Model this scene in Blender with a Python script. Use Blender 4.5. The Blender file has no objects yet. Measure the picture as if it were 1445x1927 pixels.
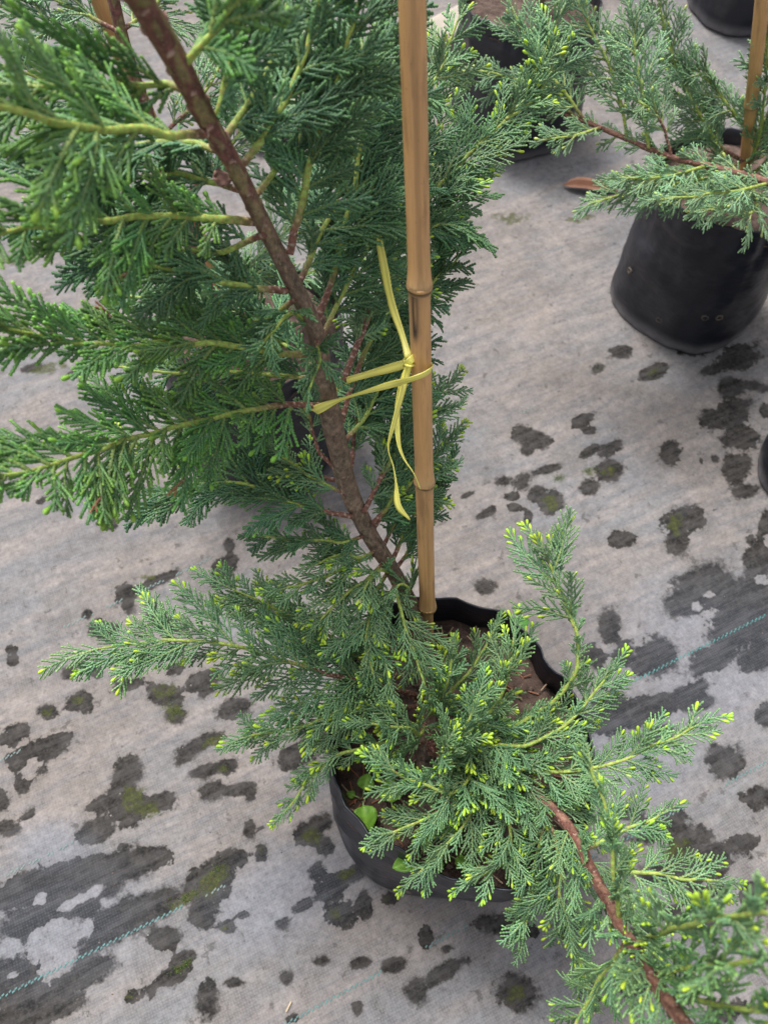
import bpy, math, random
import numpy as np
from mathutils import Vector, Matrix, noise as mnoise

R = math.radians
rng = random.Random(11)
nr = np.random.default_rng(5)
scene = bpy.context.scene
col = scene.collection

# ------------------------------------------------------------------ camera
W0, H0, FPX = 1445.0, 1927.0, 1455.0
PITCH, HC = R(60), 1.2
SP, CP = math.sin(PITCH), math.cos(PITCH)
cam_d = bpy.data.cameras.new('camera')
cam = bpy.data.objects.new('camera', cam_d); col.objects.link(cam)
cam.location = (0, 0, HC)
cam.rotation_euler = (R(90) - PITCH, 0, 0)
cam_d.sensor_fit = 'VERTICAL'; cam_d.sensor_height = 36.0
cam_d.lens = 36.0 * FPX / H0
cam_d.clip_start = 0.01; cam_d.clip_end = 200
cam_d.dof.use_dof = True
cam_d.dof.focus_distance = 0.78
cam_d.dof.aperture_fstop = 7.0
scene.camera = cam

# ------------------------------------------------------------------ world, sun, exposure
SUN_EL, SUN_AZ = R(66), R(-35)
w = bpy.data.worlds.new('World'); scene.world = w; w.use_nodes = True
nt = w.node_tree; nt.nodes.clear()
o_ = nt.nodes.new('ShaderNodeOutputWorld'); b_ = nt.nodes.new('ShaderNodeBackground')
s_ = nt.nodes.new('ShaderNodeTexSky'); s_.sky_type = 'NISHITA'; s_.sun_disc = False
s_.sun_elevation = SUN_EL; s_.sun_rotation = SUN_AZ; s_.air_density = 1.0; s_.dust_density = 4.0; s_.ozone_density = 1.0
h_ = nt.nodes.new('ShaderNodeHueSaturation'); h_.inputs['Saturation'].default_value = 0.22
nt.links.new(s_.outputs[0], h_.inputs['Color']); nt.links.new(h_.outputs[0], b_.inputs[0])
b_.inputs[1].default_value = 0.072
nt.links.new(b_.outputs[0], o_.inputs[0])
sd = bpy.data.lights.new('sun', 'SUN'); sun = bpy.data.objects.new('sun', sd); col.objects.link(sun)
sd.energy = 1.5; sd.angle = R(16); sd.color = (1.0, 0.965, 0.92)
dv = Vector((math.sin(SUN_AZ) * math.cos(SUN_EL), math.cos(SUN_AZ) * math.cos(SUN_EL), math.sin(SUN_EL)))
sun.rotation_euler = dv.to_track_quat('Z', 'Y').to_euler()
sun.location = dv * 6
scene.view_settings.view_transform = 'Standard'
scene.view_settings.look = 'None'
scene.view_settings.exposure = 1.52
scene.view_settings.gamma = 1.0
scene.cycles.max_bounces = 4; scene.cycles.diffuse_bounces = 2; scene.cycles.glossy_bounces = 2; scene.cycles.transmission_bounces = 3

# ------------------------------------------------------------------ pixel helpers (direction from the photo, distance given)
def P(px, py, t):
    v = (py - H0 / 2) / FPX
    return Vector(((px - W0 / 2) / FPX * t, (CP - v * SP) * t, HC - (SP + v * CP) * t))
def G(px, py, z=0.0):
    v = (py - H0 / 2) / FPX
    return P(px, py, (HC - z) / (SP + v * CP))
def pix(p):
    d = HC - p[2]; t = d * SP + p[1] * CP
    return (W0 / 2 + p[0] / t * FPX, H0 / 2 + (d * CP - p[1] * SP) / t * FPX, t)

# ------------------------------------------------------------------ object helpers
def tag(o, label=None, cat=None, group=None, kind=None):
    if label: o['label'] = label
    if cat: o['category'] = cat
    if group: o['group'] = group
    if kind: o['kind'] = kind
    return o
def link(name, data, parent=None):
    o = bpy.data.objects.new(name, data); col.objects.link(o)
    if parent is not None:
        o.parent = parent
    return o
def empty(name, loc=(0, 0, 0)):
    o = bpy.data.objects.new(name, None); col.objects.link(o); o.location = loc
    o.empty_display_size = 0.05
    return o
def child_world(name, data, parent):
    """link under parent while the mesh is in world coordinates"""
    o = link(name, data, parent)
    o.matrix_parent_inverse = Matrix.Translation(-wloc(parent))
    return o
def wloc(o):
    v = Vector((0, 0, 0))
    while o is not None:
        v = v + o.matrix_parent_inverse.translation + o.location if o.parent else v + o.location
        o = o.parent
    return v

class MB:
    """mesh collector with a colour attribute"""
    def __init__(s): s.V = []; s.F = []; s.C = []; s.n = 0
    def add(s, V, F, C):
        V = np.asarray(V, float).reshape(-1, 3); C = np.asarray(C, float)
        if C.ndim == 1: C = np.tile(C, (len(V), 1))
        s.V.append(V); s.C.append(C)
        for f in F: s.F.append([i + s.n for i in f])
        s.n += len(V)
    def mesh(s, name, mat, smooth=True):
        me = bpy.data.meshes.new(name)
        V = np.concatenate(s.V); C = np.concatenate(s.C)
        me.from_pydata(V.tolist(), [], s.F)
        a = me.color_attributes.new('Col', 'FLOAT_COLOR', 'POINT')
        c4 = np.ones((len(V), 4), np.float32); c4[:, :3] = C
        a.data.foreach_set('color', c4.ravel())
        if smooth: me.polygons.foreach_set('use_smooth', [True] * len(me.polygons))
        me.materials.append(mat); me.update()
        return me

def ring_faces(n, k, cap=True):
    F = []
    for i in range(n - 1):
        for j in range(k):
            F.append((i * k + j, i * k + (j + 1) % k, (i + 1) * k + (j + 1) % k, (i + 1) * k + j))
    if cap:
        F.append(tuple(range(k - 1, -1, -1))); F.append(tuple((n - 1) * k + j for j in range(k)))
    return F

def catmull(pts, per=12):
    p = np.array(pts, float)
    p = np.vstack([2 * p[0] - p[1], p, 2 * p[-1] - p[-2]])
    out = []
    for i in range(1, len(p) - 2):
        for k in range(per):
            t = k / per
            out.append(0.5 * ((2 * p[i]) + (-p[i-1] + p[i+1]) * t + (2*p[i-1] - 5*p[i] + 4*p[i+1] - p[i+2]) * t*t + (-p[i-1] + 3*p[i] - 3*p[i+1] + p[i+2]) * t**3))
    out.append(p[-2])
    return np.array(out)
def resample(poly, step):
    d = np.r_[0, np.cumsum(np.linalg.norm(np.diff(poly[:, :3], axis=0), axis=1))]
    n = max(3, int(d[-1] / step) + 1)
    s = np.linspace(0, d[-1], n)
    return np.stack([np.interp(s, d, poly[:, i]) for i in range(poly.shape[1])], 1), s
def frames(pts, ref=(0.3, 0.2, 1.0)):
    T = np.gradient(pts[:, :3], axis=0); T /= np.linalg.norm(T, axis=1, keepdims=True) + 1e-12
    n = np.array(ref, float); N = []
    for t in T:
        n = n - t * np.dot(n, t)
        if np.linalg.norm(n) < 1e-4: n = np.cross(t, (1, 0, 0.1))
        n = n / np.linalg.norm(n); N.append(n)
    N = np.array(N)
    return T, N, np.cross(T, N)
def fnoise(p, s=1.0): return mnoise.noise(Vector(p) * s)

# ------------------------------------------------------------------ materials
def new_mat(name):
    m = bpy.data.materials.new(name); m.use_nodes = True
    t = m.node_tree; t.nodes.clear()
    out = t.nodes.new('ShaderNodeOutputMaterial'); bs = t.nodes.new('ShaderNodeBsdfPrincipled')
    t.links.new(bs.outputs[0], out.inputs[0])
    return m, t, bs, out
def nd(t, typ, **kw):
    n = t.nodes.new(typ)
    for k, v in kw.items():
        if k in n.inputs.keys(): n.inputs[k].default_value = v
        else: setattr(n, k, v)
    return n
def mixc(t, fac, a, b, mode='MIX'):
    n = t.nodes.new('ShaderNodeMix'); n.data_type = 'RGBA'; n.blend_type = mode
    for k, val in ((0, fac), (6, a), (7, b)):
        sock = n.inputs[k]
        if hasattr(val, 'is_output'): t.links.new(val, sock)
        elif k == 0: sock.default_value = val
        else: sock.default_value = (*val, 1)
    return n.outputs[2]
def maths(t, op, a, b=None, clamp=False):
    n = t.nodes.new('ShaderNodeMath'); n.operation = op; n.use_clamp = clamp
    for i, v in enumerate((a, b)):
        if v is None: continue
        if hasattr(v, 'is_output'): t.links.new(v, n.inputs[i])
        else: n.inputs[i].default_value = v
    return n.outputs[0]
def mapr(t, v, a, b, c=0.0, d=1.0):
    n = t.nodes.new('ShaderNodeMapRange'); n.interpolation_type = 'SMOOTHSTEP'
    t.links.new(v, n.inputs[0])
    for i, x in enumerate((a, b, c, d)): n.inputs[i + 1].default_value = x
    return n.outputs[0]
def noise_n(t, vec, scale, detail=4, rough=0.55, dist=0.0):
    n = nd(t, 'ShaderNodeTexNoise', Scale=scale, Detail=detail, Roughness=rough, Distortion=dist)
    if vec is not None: t.links.new(vec, n.inputs['Vector'])
    return n.outputs[0]
def bump(t, h, strength, dist, bs, prev=None):
    n = nd(t, 'ShaderNodeBump', Strength=strength, Distance=dist)
    t.links.new(h, n.inputs['Height'])
    if prev is not None: t.links.new(prev, n.inputs['Normal'])
    if bs is not None: t.links.new(n.outputs[0], bs.inputs['Normal'])
    return n.outputs[0]
def attr(t, name):
    n = t.nodes.new('ShaderNodeAttribute'); n.attribute_name = name
    return n

def foliage_mat():
    m, t, bs, out = new_mat('scale_foliage')
    a = attr(t, 'Col').outputs['Color']
    oi = t.nodes.new('ShaderNodeObjectInfo')
    tc = t.nodes.new('ShaderNodeTexCoord')
    hs = nd(t, 'ShaderNodeHueSaturation')
    t.links.new(a, hs.inputs['Color'])
    t.links.new(maths(t, 'ADD', maths(t, 'MULTIPLY', oi.outputs['Random'], 0.035), 0.483), hs.inputs['Hue'])
    rnd2 = maths(t, 'FRACT', maths(t, 'MULTIPLY', oi.outputs['Random'], 17.31))
    t.links.new(maths(t, 'ADD', maths(t, 'MULTIPLY', rnd2, 0.5), 0.76), hs.inputs['Value'])
    # pale waxy bloom in specks on the scales
    sp = noise_n(t, tc.outputs['Object'], 620, 2, 0.5)
    base = mixc(t, maths(t, 'MULTIPLY', mapr(t, sp, 0.60, 0.74), 0.42), hs.outputs[0], (0.55, 0.66, 0.58))
    n2 = noise_n(t, tc.outputs['Object'], 90, 3)
    base = mixc(t, 0.75, base, mixc(t, n2, (0.72, 0.72, 0.72), (1.3, 1.3, 1.25)), 'MULTIPLY')
    t.links.new(base, bs.inputs['Base Color'])
    bs.inputs['Roughness'].default_value = 0.5
    bs.inputs['Specular IOR Level'].default_value = 0.42
    tr = t.nodes.new('ShaderNodeBsdfTranslucent'); t.links.new(base, tr.inputs[0])
    mx = t.nodes.new('ShaderNodeMixShader'); mx.inputs[0].default_value = 0.16
    t.links.new(bs.outputs[0], mx.inputs[1]); t.links.new(tr.outputs[0], mx.inputs[2]); t.links.new(mx.outputs[0], out.inputs[0])
    return m
def bark_mat(name='bark', nscale=160, b=0.5, rough=0.68):
    m, t, bs, out = new_mat(name)
    a = attr(t, 'Col').outputs['Color']; tc = t.nodes.new('ShaderNodeTexCoord')
    n = noise_n(t, tc.outputs['Object'], nscale, 5, 0.65)
    c = mixc(t, 0.8, a, mixc(t, mapr(t, n, .3, .7), (0.55, 0.55, 0.55), (1.45, 1.42, 1.4)), 'MULTIPLY')
    nf = noise_n(t, tc.outputs['Object'], nscale * 4.5, 3, 0.6)
    c = mixc(t, maths(t, 'MULTIPLY', mapr(t, nf, .60, .70), 0.5), c, (0.42, 0.34, 0.26))
    c = mixc(t, maths(t, 'MULTIPLY', mapr(t, nf, .40, .30), 0.5), c, (0.05, 0.03, 0.025))
    t.links.new(c, bs.inputs['Base Color']); bs.inputs['Roughness'].default_value = rough
    bs.inputs['Specular IOR Level'].default_value = 0.35
    bump(t, noise_n(t, tc.outputs['Object'], nscale * 3, 5, 0.6), b, 0.0012, bs)
    return m
def cane_mat():
    m, t, bs, out = new_mat('bamboo')
    a = attr(t, 'Col').outputs['Color']; tc = t.nodes.new('ShaderNodeTexCoord')
    mp = nd(t, 'ShaderNodeMapping'); mp.inputs['Scale'].default_value = (1, 1, 0.035)
    t.links.new(tc.outputs['Object'], mp.inputs[0])
    st = noise_n(t, mp.outputs[0], 900, 4, 0.6)
    mpb = nd(t, 'ShaderNodeMapping'); mpb.inputs['Scale'].default_value = (1, 1, 0.16); t.links.new(tc.outputs['Object'], mpb.inputs[0])
    bl = noise_n(t, mpb.outputs[0], 110, 4, 0.6)
    c = mixc(t, 0.85, a, mixc(t, st, (0.66, 0.62, 0.56), (1.25, 1.25, 1.25)), 'MULTIPLY')
    c = mixc(t, maths(t, 'MULTIPLY', mapr(t, bl, 0.48, 0.70), 0.65), c, (0.27, 0.15, 0.07))
    gm = noise_n(t, mpb.outputs[0], 60, 4, 0.7)
    c = mixc(t, maths(t, 'MULTIPLY', mapr(t, gm, 0.58, 0.68), 0.35), c, (0.34, 0.29, 0.22))
    sp = noise_n(t, tc.outputs['Object'], 420, 2)
    c = mixc(t, maths(t, 'MULTIPLY', mapr(t, sp, 0.68, 0.76), 0.5), c, (0.12, 0.065, 0.03))
    t.links.new(c, bs.inputs['Base Color']); bs.inputs['Roughness'].default_value = 0.42
    bs.inputs['Specular IOR Level'].default_value = 0.4
    bump(t, st, 0.25, 0.0006, bs)
    return m
def bag_mat():
    m, t, bs, out = new_mat('black_polythene')
    tc = t.nodes.new('ShaderNodeTexCoord'); g = t.nodes.new('ShaderNodeNewGeometry')
    n = noise_n(t, tc.outputs['Object'], 14, 4, 0.6); n3 = noise_n(t, tc.outputs['Object'], 75, 5, 0.65)
    sep = t.nodes.new('ShaderNodeSeparateXYZ'); t.links.new(tc.outputs['Object'], sep.inputs[0])
    dust = maths(t, 'ADD', mapr(t, sep.outputs[2], 0.002, 0.036, 0.85, 0.0), mapr(t, n, 0.48, 0.74, 0.0, 0.13))
    dust = maths(t, 'MULTIPLY', dust, mapr(t, n3, 0.3, 0.7, 0.72, 1.0))
    c = mixc(t, dust, (0.008, 0.010, 0.017), (0.20, 0.19, 0.20))
    t.links.new(c, bs.inputs['Base Color'])
    bs.inputs['Specular IOR Level'].default_value = 0.46
    t.links.new(maths(t, 'ADD', maths(t, 'MULTIPLY', n3, 0.25), 0.28), bs.inputs['Roughness'])
    mp = nd(t, 'ShaderNodeMapping'); mp.inputs['Scale'].default_value = (1, 1, 2.6); t.links.new(tc.outputs['Object'], mp.inputs[0])
    b1 = bump(t, noise_n(t, mp.outputs[0], 30, 3, 0.5, 0.5), 0.45, 0.004, None)
    bump(t, noise_n(t, tc.outputs['Object'], 260, 3), 0.18, 0.001, bs, b1)
    return m
def soil_mat():
    m, t, bs, out = new_mat('potting_soil')
    tc = t.nodes.new('ShaderNodeTexCoord')
    n = noise_n(t, tc.outputs['Object'], 42, 6, 0.65); n2 = noise_n(t, tc.outputs['Object'], 260, 4, 0.7)
    c = mixc(t, mapr(t, n, 0.35, 0.68), (0.046, 0.028, 0.021), (0.138, 0.092, 0.072))
    c = mixc(t, maths(t, 'MULTIPLY', mapr(t, n2, 0.58, 0.75), 0.5), c, (0.22, 0.16, 0.13))
    t.links.new(c, bs.inputs['Base Color']); bs.inputs['Roughness'].default_value = 0.95
    b1 = bump(t, n, 0.6, 0.008, None); bump(t, n2, 0.7, 0.002, bs, b1)
    return m
def plain_mat(name, rgb, rough=0.6, nscale=80, var=0.5, bumpd=0.0, trans=0.0):
    m, t, bs, out = new_mat(name)
    tc = t.nodes.new('ShaderNodeTexCoord'); n = noise_n(t, tc.outputs['Object'], nscale, 5, 0.6)
    c = mixc(t, var, rgb, mixc(t, n, tuple(x * 0.35 for x in rgb), tuple(min(1, x * 1.7) for x in rgb)))
    if trans: c = mixc(t, 1.0, c, attr(t, 'Col').outputs['Color'], 'MULTIPLY')
    t.links.new(c, bs.inputs['Base Color']); bs.inputs['Roughness'].default_value = rough
    if bumpd: bump(t, n, 0.6, bumpd, bs)
    if trans:
        tr = t.nodes.new('ShaderNodeBsdfTranslucent'); t.links.new(c, tr.inputs[0])
        mx = t.nodes.new('ShaderNodeMixShader'); mx.inputs[0].default_value = trans
        t.links.new(bs.outputs[0], mx.inputs[1]); t.links.new(tr.outputs[0], mx.inputs[2]); t.links.new(mx.outputs[0], out.inputs[0])
    return m
def raffia_mat():
    m, t, bs, out = new_mat('yellow_raffia')
    a = attr(t, 'Col').outputs['Color']
    t.links.new(a, bs.inputs['Base Color']); bs.inputs['Roughness'].default_value = 0.4
    tr = t.nodes.new('ShaderNodeBsdfTranslucent'); t.links.new(a, tr.inputs[0])
    mx = t.nodes.new('ShaderNodeMixShader'); mx.inputs[0].default_value = 0.10
    t.links.new(bs.outputs[0], mx.inputs[1]); t.links.new(tr.outputs[0], mx.inputs[2]); t.links.new(mx.outputs[0], out.inputs[0])
    return m
def vc_mat(name, rough=0.7):
    m, t, bs, out = new_mat(name)
    a = attr(t, 'Col').outputs['Color']
    t.links.new(a, bs.inputs['Base Color']); bs.inputs['Roughness'].default_value = rough
    return m
FAB_ANG = R(25)
def ground_mat():
    m, t, bs, out = new_mat('woven_weed_mat')
    tc = t.nodes.new('ShaderNodeTexCoord')
    mp = nd(t, 'ShaderNodeMapping'); mp.inputs['Rotation'].default_value = (0, 0, -FAB_ANG)
    t.links.new(tc.outputs['Object'], mp.inputs[0]); v = mp.outputs[0]
    mp2 = nd(t, 'ShaderNodeMapping'); mp2.inputs['Scale'].default_value = (0.16, 1, 1); t.links.new(v, mp2.inputs[0]); vs = mp2.outputs[0]
    wet = attr(t, 'wet').outputs['Fac']; moss = attr(t, 'moss').outputs['Fac']; blue = attr(t, 'blue').outputs['Fac']
    # dust film over black woven tape
    big = noise_n(t, v, 3.2, 3, 0.6); mid = noise_n(t, vs, 22, 4, 0.65); fine = noise_n(t, v, 230, 2, 0.7); fin2 = noise_n(t, v, 62, 4, 0.7)
    strk = noise_n(t, vs, 90, 4, 0.65); pat = noise_n(t, v, 11, 4, 0.62)
    ff = mapr(t, fine, 0.28, 0.72)
    dustc = mixc(t, mapr(t, big, 0.38, 0.62), (0.184, 0.164, 0.154), (0.164, 0.166, 0.176))
    dustc = mixc(t, maths(t, 'MULTIPLY', mapr(t, mid, 0.42, 0.66), 0.60), dustc, (0.258, 0.226, 0.211))
    dustc = mixc(t, maths(t, 'MULTIPLY', mapr(t, pat, 0.46, 0.68), 0.60), dustc, (0.118, 0.110, 0.108))
    dustc = mixc(t, maths(t, 'MULTIPLY', mapr(t, strk, 0.45, 0.66), 0.62), dustc, (0.122, 0.124, 0.136))
    dustc = mixc(t, maths(t, 'MULTIPLY', blue, 0.70), dustc, (0.175, 0.185, 0.215))
    dustc = mixc(t, 0.8, dustc, mixc(t, ff, (0.80, 0.80, 0.80), (1.20, 1.19, 1.18)), 'MULTIPLY')
    dustc = mixc(t, 0.6, dustc, mixc(t, mapr(t, fin2, 0.3, 0.7), (0.74, 0.73, 0.73), (1.24, 1.23, 1.22)), 'MULTIPLY')
    blk = mixc(t, mapr(t, fin2, 0.35, 0.7), (0.008, 0.0075, 0.007), (0.031, 0.028, 0.025))
    blk = mixc(t, maths(t, 'MULTIPLY', blue, 0.7), blk, (0.024, 0.027, 0.034))
    # weave of flat tapes
    wv = []
    for ax in (0, 1):
        wn = nd(t, 'ShaderNodeTexWave', Scale=85.0, Distortion=0.5, Detail=1.0); wn.bands_direction = 'XY'[ax]
        t.links.new(v, wn.inputs['Vector']); wv.append(wn.outputs['Fac'])
    weave = maths(t, 'MULTIPLY', wv[0], wv[1])
    blk = mixc(t, maths(t, 'MULTIPLY', maths(t, 'MULTIPLY', weave, blue), 0.30), blk, (0.10, 0.108, 0.122))
    dustc = mixc(t, maths(t, 'MULTIPLY', mapr(t, weave, 0.1, 0.6), 0.25), dustc, (0.27, 0.255, 0.245))
    edge = maths(t, 'ADD', wet, maths(t, 'MULTIPLY', maths(t, 'SUBTRACT', noise_n(t, v, 24, 4, 0.68), 0.5), 1.9))
    edge = maths(t, 'ADD', edge, maths(t, 'MULTIPLY', maths(t, 'SUBTRACT', noise_n(t, v, 120, 2, 0.65), 0.5), 0.9))
    wid = mapr(t, noise_n(t, v, 9, 2, 0.6), 0.38, 0.62, 0.07, 0.38)
    hard = maths(t, 'ADD', maths(t, 'DIVIDE', maths(t, 'SUBTRACT', edge, 0.24), wid), 0.5, True)
    msk = maths(t, 'MULTIPLY', maths(t, 'MULTIPLY', hard, mapr(t, fine, 0.25, 0.60, 0.80, 1.0)), mapr(t, strk, 0.66, 0.40, 0.78, 1.0))
    halo = maths(t, 'MULTIPLY', mapr(t, edge, -0.35, 0.30), 0.17)
    dustc = mixc(t, halo, dustc, (0.075, 0.064, 0.054))
    c = mixc(t, msk, dustc, blk)
    # scattered fine specks of bare fabric
    sp = noise_n(t, v, 40, 4, 0.72)
    c = mixc(t, maths(t, 'MULTIPLY', mapr(t, sp, 0.595, 0.68), 0.60), c, (0.055, 0.051, 0.048))
    me = maths(t, 'ADD', moss, maths(t, 'MULTIPLY', maths(t, 'SUBTRACT', noise_n(t, v, 60, 3, 0.65), 0.5), 2.0))
    mossc = mixc(t, ff, (0.022, 0.026, 0.008), (0.075, 0.085, 0.018))
    c = mixc(t, maths(t, 'MULTIPLY', mapr(t, me, 0.30, 0.75), 0.7), c, mossc)
    t.links.new(c, bs.inputs['Base Color'])
    t.links.new(mapr(t, msk, 0.0, 1.0, 0.95, 0.80), bs.inputs['Roughness'])
    bs.inputs['Specular IOR Level'].default_value = 0.18
    bump(t, maths(t, 'ADD', maths(t, 'MULTIPLY', fin2, 0.5), maths(t, 'MULTIPLY', strk, 0.5)), 0.45, 0.0030, bs)
    return m

M_FOL = foliage_mat(); M_BARK = bark_mat(); M_STEM = bark_mat('young_bark', 260, 0.35, 0.55)
M_CANE = cane_mat(); M_BAG = bag_mat(); M_SOIL = soil_mat(); M_RAF = raffia_mat(); M_GROUND = ground_mat()
M_THREAD = vc_mat('thread', 0.6); M_VC = vc_mat('small_litter', 0.75)
M_LEAF = plain_mat('seedling_leaf', (0.20, 0.42, 0.045), 0.45, 120, 0.35, 0.0006, 0.25)
M_LEAFD = plain_mat('seedling_leaf_dark', (0.07, 0.24, 0.03), 0.40, 120, 0.35, 0.0006, 0.2)
M_STALK = plain_mat('seedling_stalk', (0.30, 0.42, 0.16), 0.5, 120, 0.3)
M_CONC = plain_mat('pale_concrete', (0.34, 0.30, 0.255), 0.9, 30, 0.55, 0.004)
M_CONCD = plain_mat('mossy_concrete', (0.16, 0.155, 0.12), 0.95, 22, 0.7, 0.006)
M_DRY = plain_mat('dry_leaf', (0.30, 0.15, 0.095), 0.7, 60, 0.6, 0.001)
M_HOLE = plain_mat('hole_rim', (0.10, 0.08, 0.065), 0.8, 200, 0.6)

# ------------------------------------------------------------------ ground sheet
def pr_axis(a, b, step, far):
    fine = np.arange(a, b + step / 2, step)
    k = np.array([0.02, 0.05, 0.1, 0.2, 0.4, 0.8, 1.6, 3.2, 7, 14, far])
    return np.concatenate([(a - k)[::-1], fine, b + k])
blobs = [  # dark bare patches where the dust is gone (photo pixels: cx, cy, rx, ry, tilt)
 (985,815,20,16,0),(1010,828,22,18,0),(995,845,14,10,0),(1259,853,20,22,0),(1170,660,20,12,0),(1230,698,27,13,-20),(1125,692,12,8,-20),(1385,880,28,28,0),(1395,822,34,24,0),(1340,788,22,18,0),(1382,770,30,25,0),
 (1375,730,24,22,0),(1425,725,28,9,10),(1390,672,45,22,-20),(1310,655,36,14,0),(1340,696,20,9,-10),(1441,770,10,14,0),(1095,790,22,10,-25),(1110,810,14,8,0),(1108,850,20,9,-30),
 (1145,845,26,12,-30),(1145,885,25,20,-20),(1108,915,17,14,0),(985,905,14,20,30),(1010,928,20,16,0),(1038,945,20,20,0),(1030,882,30,7,-15),(965,932,14,7,0),(945,905,13,9,0),
 (878,930,17,5,-25),(912,965,22,8,-25),(993,970,9,12,0),(968,953,14,8,0),(1290,978,42,24,-15),(1272,1018,20,25,10),(1172,1015,25,15,0),(1405,922,25,13,-10),(1345,862,9,8,0),(1320,865,6,6,0),
 (912,1102,20,14,0),(1412,1012,7,6,0),(1405,1045,10,5,0),(1440,985,10,24,10),(1335,1105,60,45,0),(1400,1130,60,50,0),(1285,1138,45,24,0),(1425,1060,26,40,0),(1395,1180,60,40,0),
 (1228,1238,42,34,-30),(1148,1180,20,34,0),(1172,1232,24,24,0),(1195,1340,70,28,-15),(1265,1318,70,18,-25),(1310,1322,32,14,-10),(1350,1235,60,22,-25),(1420,1235,40,24,-15),
 (1118,1235,24,20,0),(1235,1385,32,18,-20),(1365,1432,38,30,0),(1432,1500,34,20,0),(1438,1345,20,20,0),(1130,1345,40,30,0),
 (1240,1558,60,26,-20),(1290,1580,42,32,0),(1330,1620,60,32,-10),(1395,1588,38,15,-15),(1270,1645,60,22,0),(1330,1685,45,16,0),(1425,1690,28,28,0),(1330,1742,30,14,0),(1180,1530,36,12,0),
 (975,1865,38,32,0),(1260,1722,30,12,0),(1208,1765,30,18,0),(1370,1900,40,20,-10),(1190,1850,30,24,0),(955,1745,50,20,10),(800,1762,12,18,0),(840,1785,17,8,-20),(838,1828,40,14,-30),(785,1865,22,28,0),(742,1815,22,13,-15),
 (285,1098,58,10,-26),(238,1112,22,18,0),(420,1075,18,38,25),(165,1155,10,11,0),(195,1183,27,15,0),(310,1170,34,12,20),(240,1140,11,14,0),(430,1025,11,12,0),(205,980,15,12,0),(78,942,12,6,-20),(125,925,26,7,-20),
 (130,1264,16,14,0),(178,1262,14,14,0),(22,1222,11,8,0),(22,1242,11,9,0),(88,1340,18,16,0),(148,1318,24,16,-25),(166,1335,10,8,0),(240,1290,26,11,-20),(330,1258,22,11,-25),(310,1308,34,20,20),(330,1345,22,14,0),
 (388,1282,32,22,-20),(440,1335,32,18,-10),(30,1378,32,18,-25),(85,1408,55,20,-25),(50,1432,34,26,0),(42,1470,16,22,0),(50,1533,10,8,0),(12,1558,26,14,0),(0,1505,14,24,0),(60,1520,8,8,0),
 (240,1462,26,40,10),(252,1515,46,32,0),(305,1508,28,18,0),(195,1510,36,14,-20),(180,1562,36,24,-35),(375,1398,42,14,-25),(425,1440,22,16,0),(448,1485,30,11,-15),(395,1488,25,18,0),(471,1495,9,14,0),(350,1425,20,9,-20),(385,1450,26,12,-25),
 (60,1672,90,34,-18),(150,1650,100,34,-20),(250,1632,62,26,-20),(60,1740,60,40,-20),(20,1850,60,44,-20),(215,1735,80,38,-25),(70,1900,90,32,-20),(160,1835,60,26,-25),(290,1700,46,26,-20),(120,1700,120,30,-20),(265,1612,22,18,0),
 (395,1662,58,34,-35),(430,1618,36,18,-10),(380,1718,24,34,0),(492,1605,12,18,0),(470,1560,11,16,0),(492,1557,8,6,0),(430,1746,15,11,0),(458,1722,14,8,-20),(312,1765,30,22,0),(325,1835,42,16,-30),(345,1805,26,14,-25),
 (390,1885,20,34,0),(443,1848,17,9,0),(540,1840,14,14,0),(250,1875,16,14,0),(283,1870,9,10,0),(575,1572,24,22,0),(602,1550,20,18,-20),(612,1592,14,18,0),(650,1650,52,15,-20),(622,1672,26,22,0),(640,1722,28,28,0),(686,1702,14,30,0),
 (530,1738,13,10,0),(602,1808,15,10,0),(568,1705,20,12,-25),(735,1690,17,16,0),(770,1672,8,6,0),(706,1612,17,14,0),(552,1915,14,10,0),(680,1812,18,10,-10),(672,1895,10,16,0),(600,1640,18,16,0),(150,522,32,8,-20),(60,690,20,8,-15),(140,700,16,6,-15),
 (520,1150,36,20,0),(560,1420,40,20,-20),(620,1380,40,26,0),(70,330,30,10,-20),(300,560,50,10,-20)]
holes = [(100,1765,52,30,-25),(150,1692,50,10,-28),(163,1750,13,20,0),(18,1782,22,18,-20),(180,1862,14,7,0),(75,1690,12,12,0),(22,1840,10,8,0),(1335,1118,10,7,0),(1310,1140,12,6,0),(1430,1090,8,6,0),(1240,1595,14,14,0),(60,1435,12,9,0),(52,1455,14,10,0)]
mosses = [(1110,885,20,10,0),(1050,898,16,9,0),(1230,698,20,9,-20),(1125,692,10,6,0),(1035,945,20,20,0),(1145,885,20,14,0),(325,1335,26,24,0),(310,1300,30,18,0),(350,1690,50,12,-30),(410,1640,30,18,-35),(400,1660,40,26,-35),(340,1820,34,9,-30),(320,1690,16,8,0),
 (250,1500,30,40,0),(280,1525,36,20,0),(490,1602,10,14,0),(240,1872,16,12,0),(165,1908,16,6,-20),(650,1645,36,12,-20),(590,1572,24,22,0),(205,978,14,9,0),(150,1318,20,12,0),(88,1340,14,12,0),(425,1745,10,8,0),(400,1395,36,12,-20),(420,1445,16,10,0),
 (60,480,60,14,-20),(95,690,50,12,-15),(190,545,50,8,-15),(960,410,50,14,0),(1090,410,40,10,-10),(1270,985,20,30,0),(1180,870,0.1,0.1,0),(630,1720,16,20,0),(280,1085,22,8,0),(340,1250,14,8,0),(1275,1600,40,30,0),(1150,100,40,14,0),(500,1745,10,6,0),(730,1690,14,12,0),(970,1870,26,22,0)]
blues = [(1350,1230,220,170,0),(100,1740,170,120,-20),(1300,900,0.1,0.1,0),(1150,1420,160,120,0),(540,1680,160,90,-20),(100,1600,80,60,0)]
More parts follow.
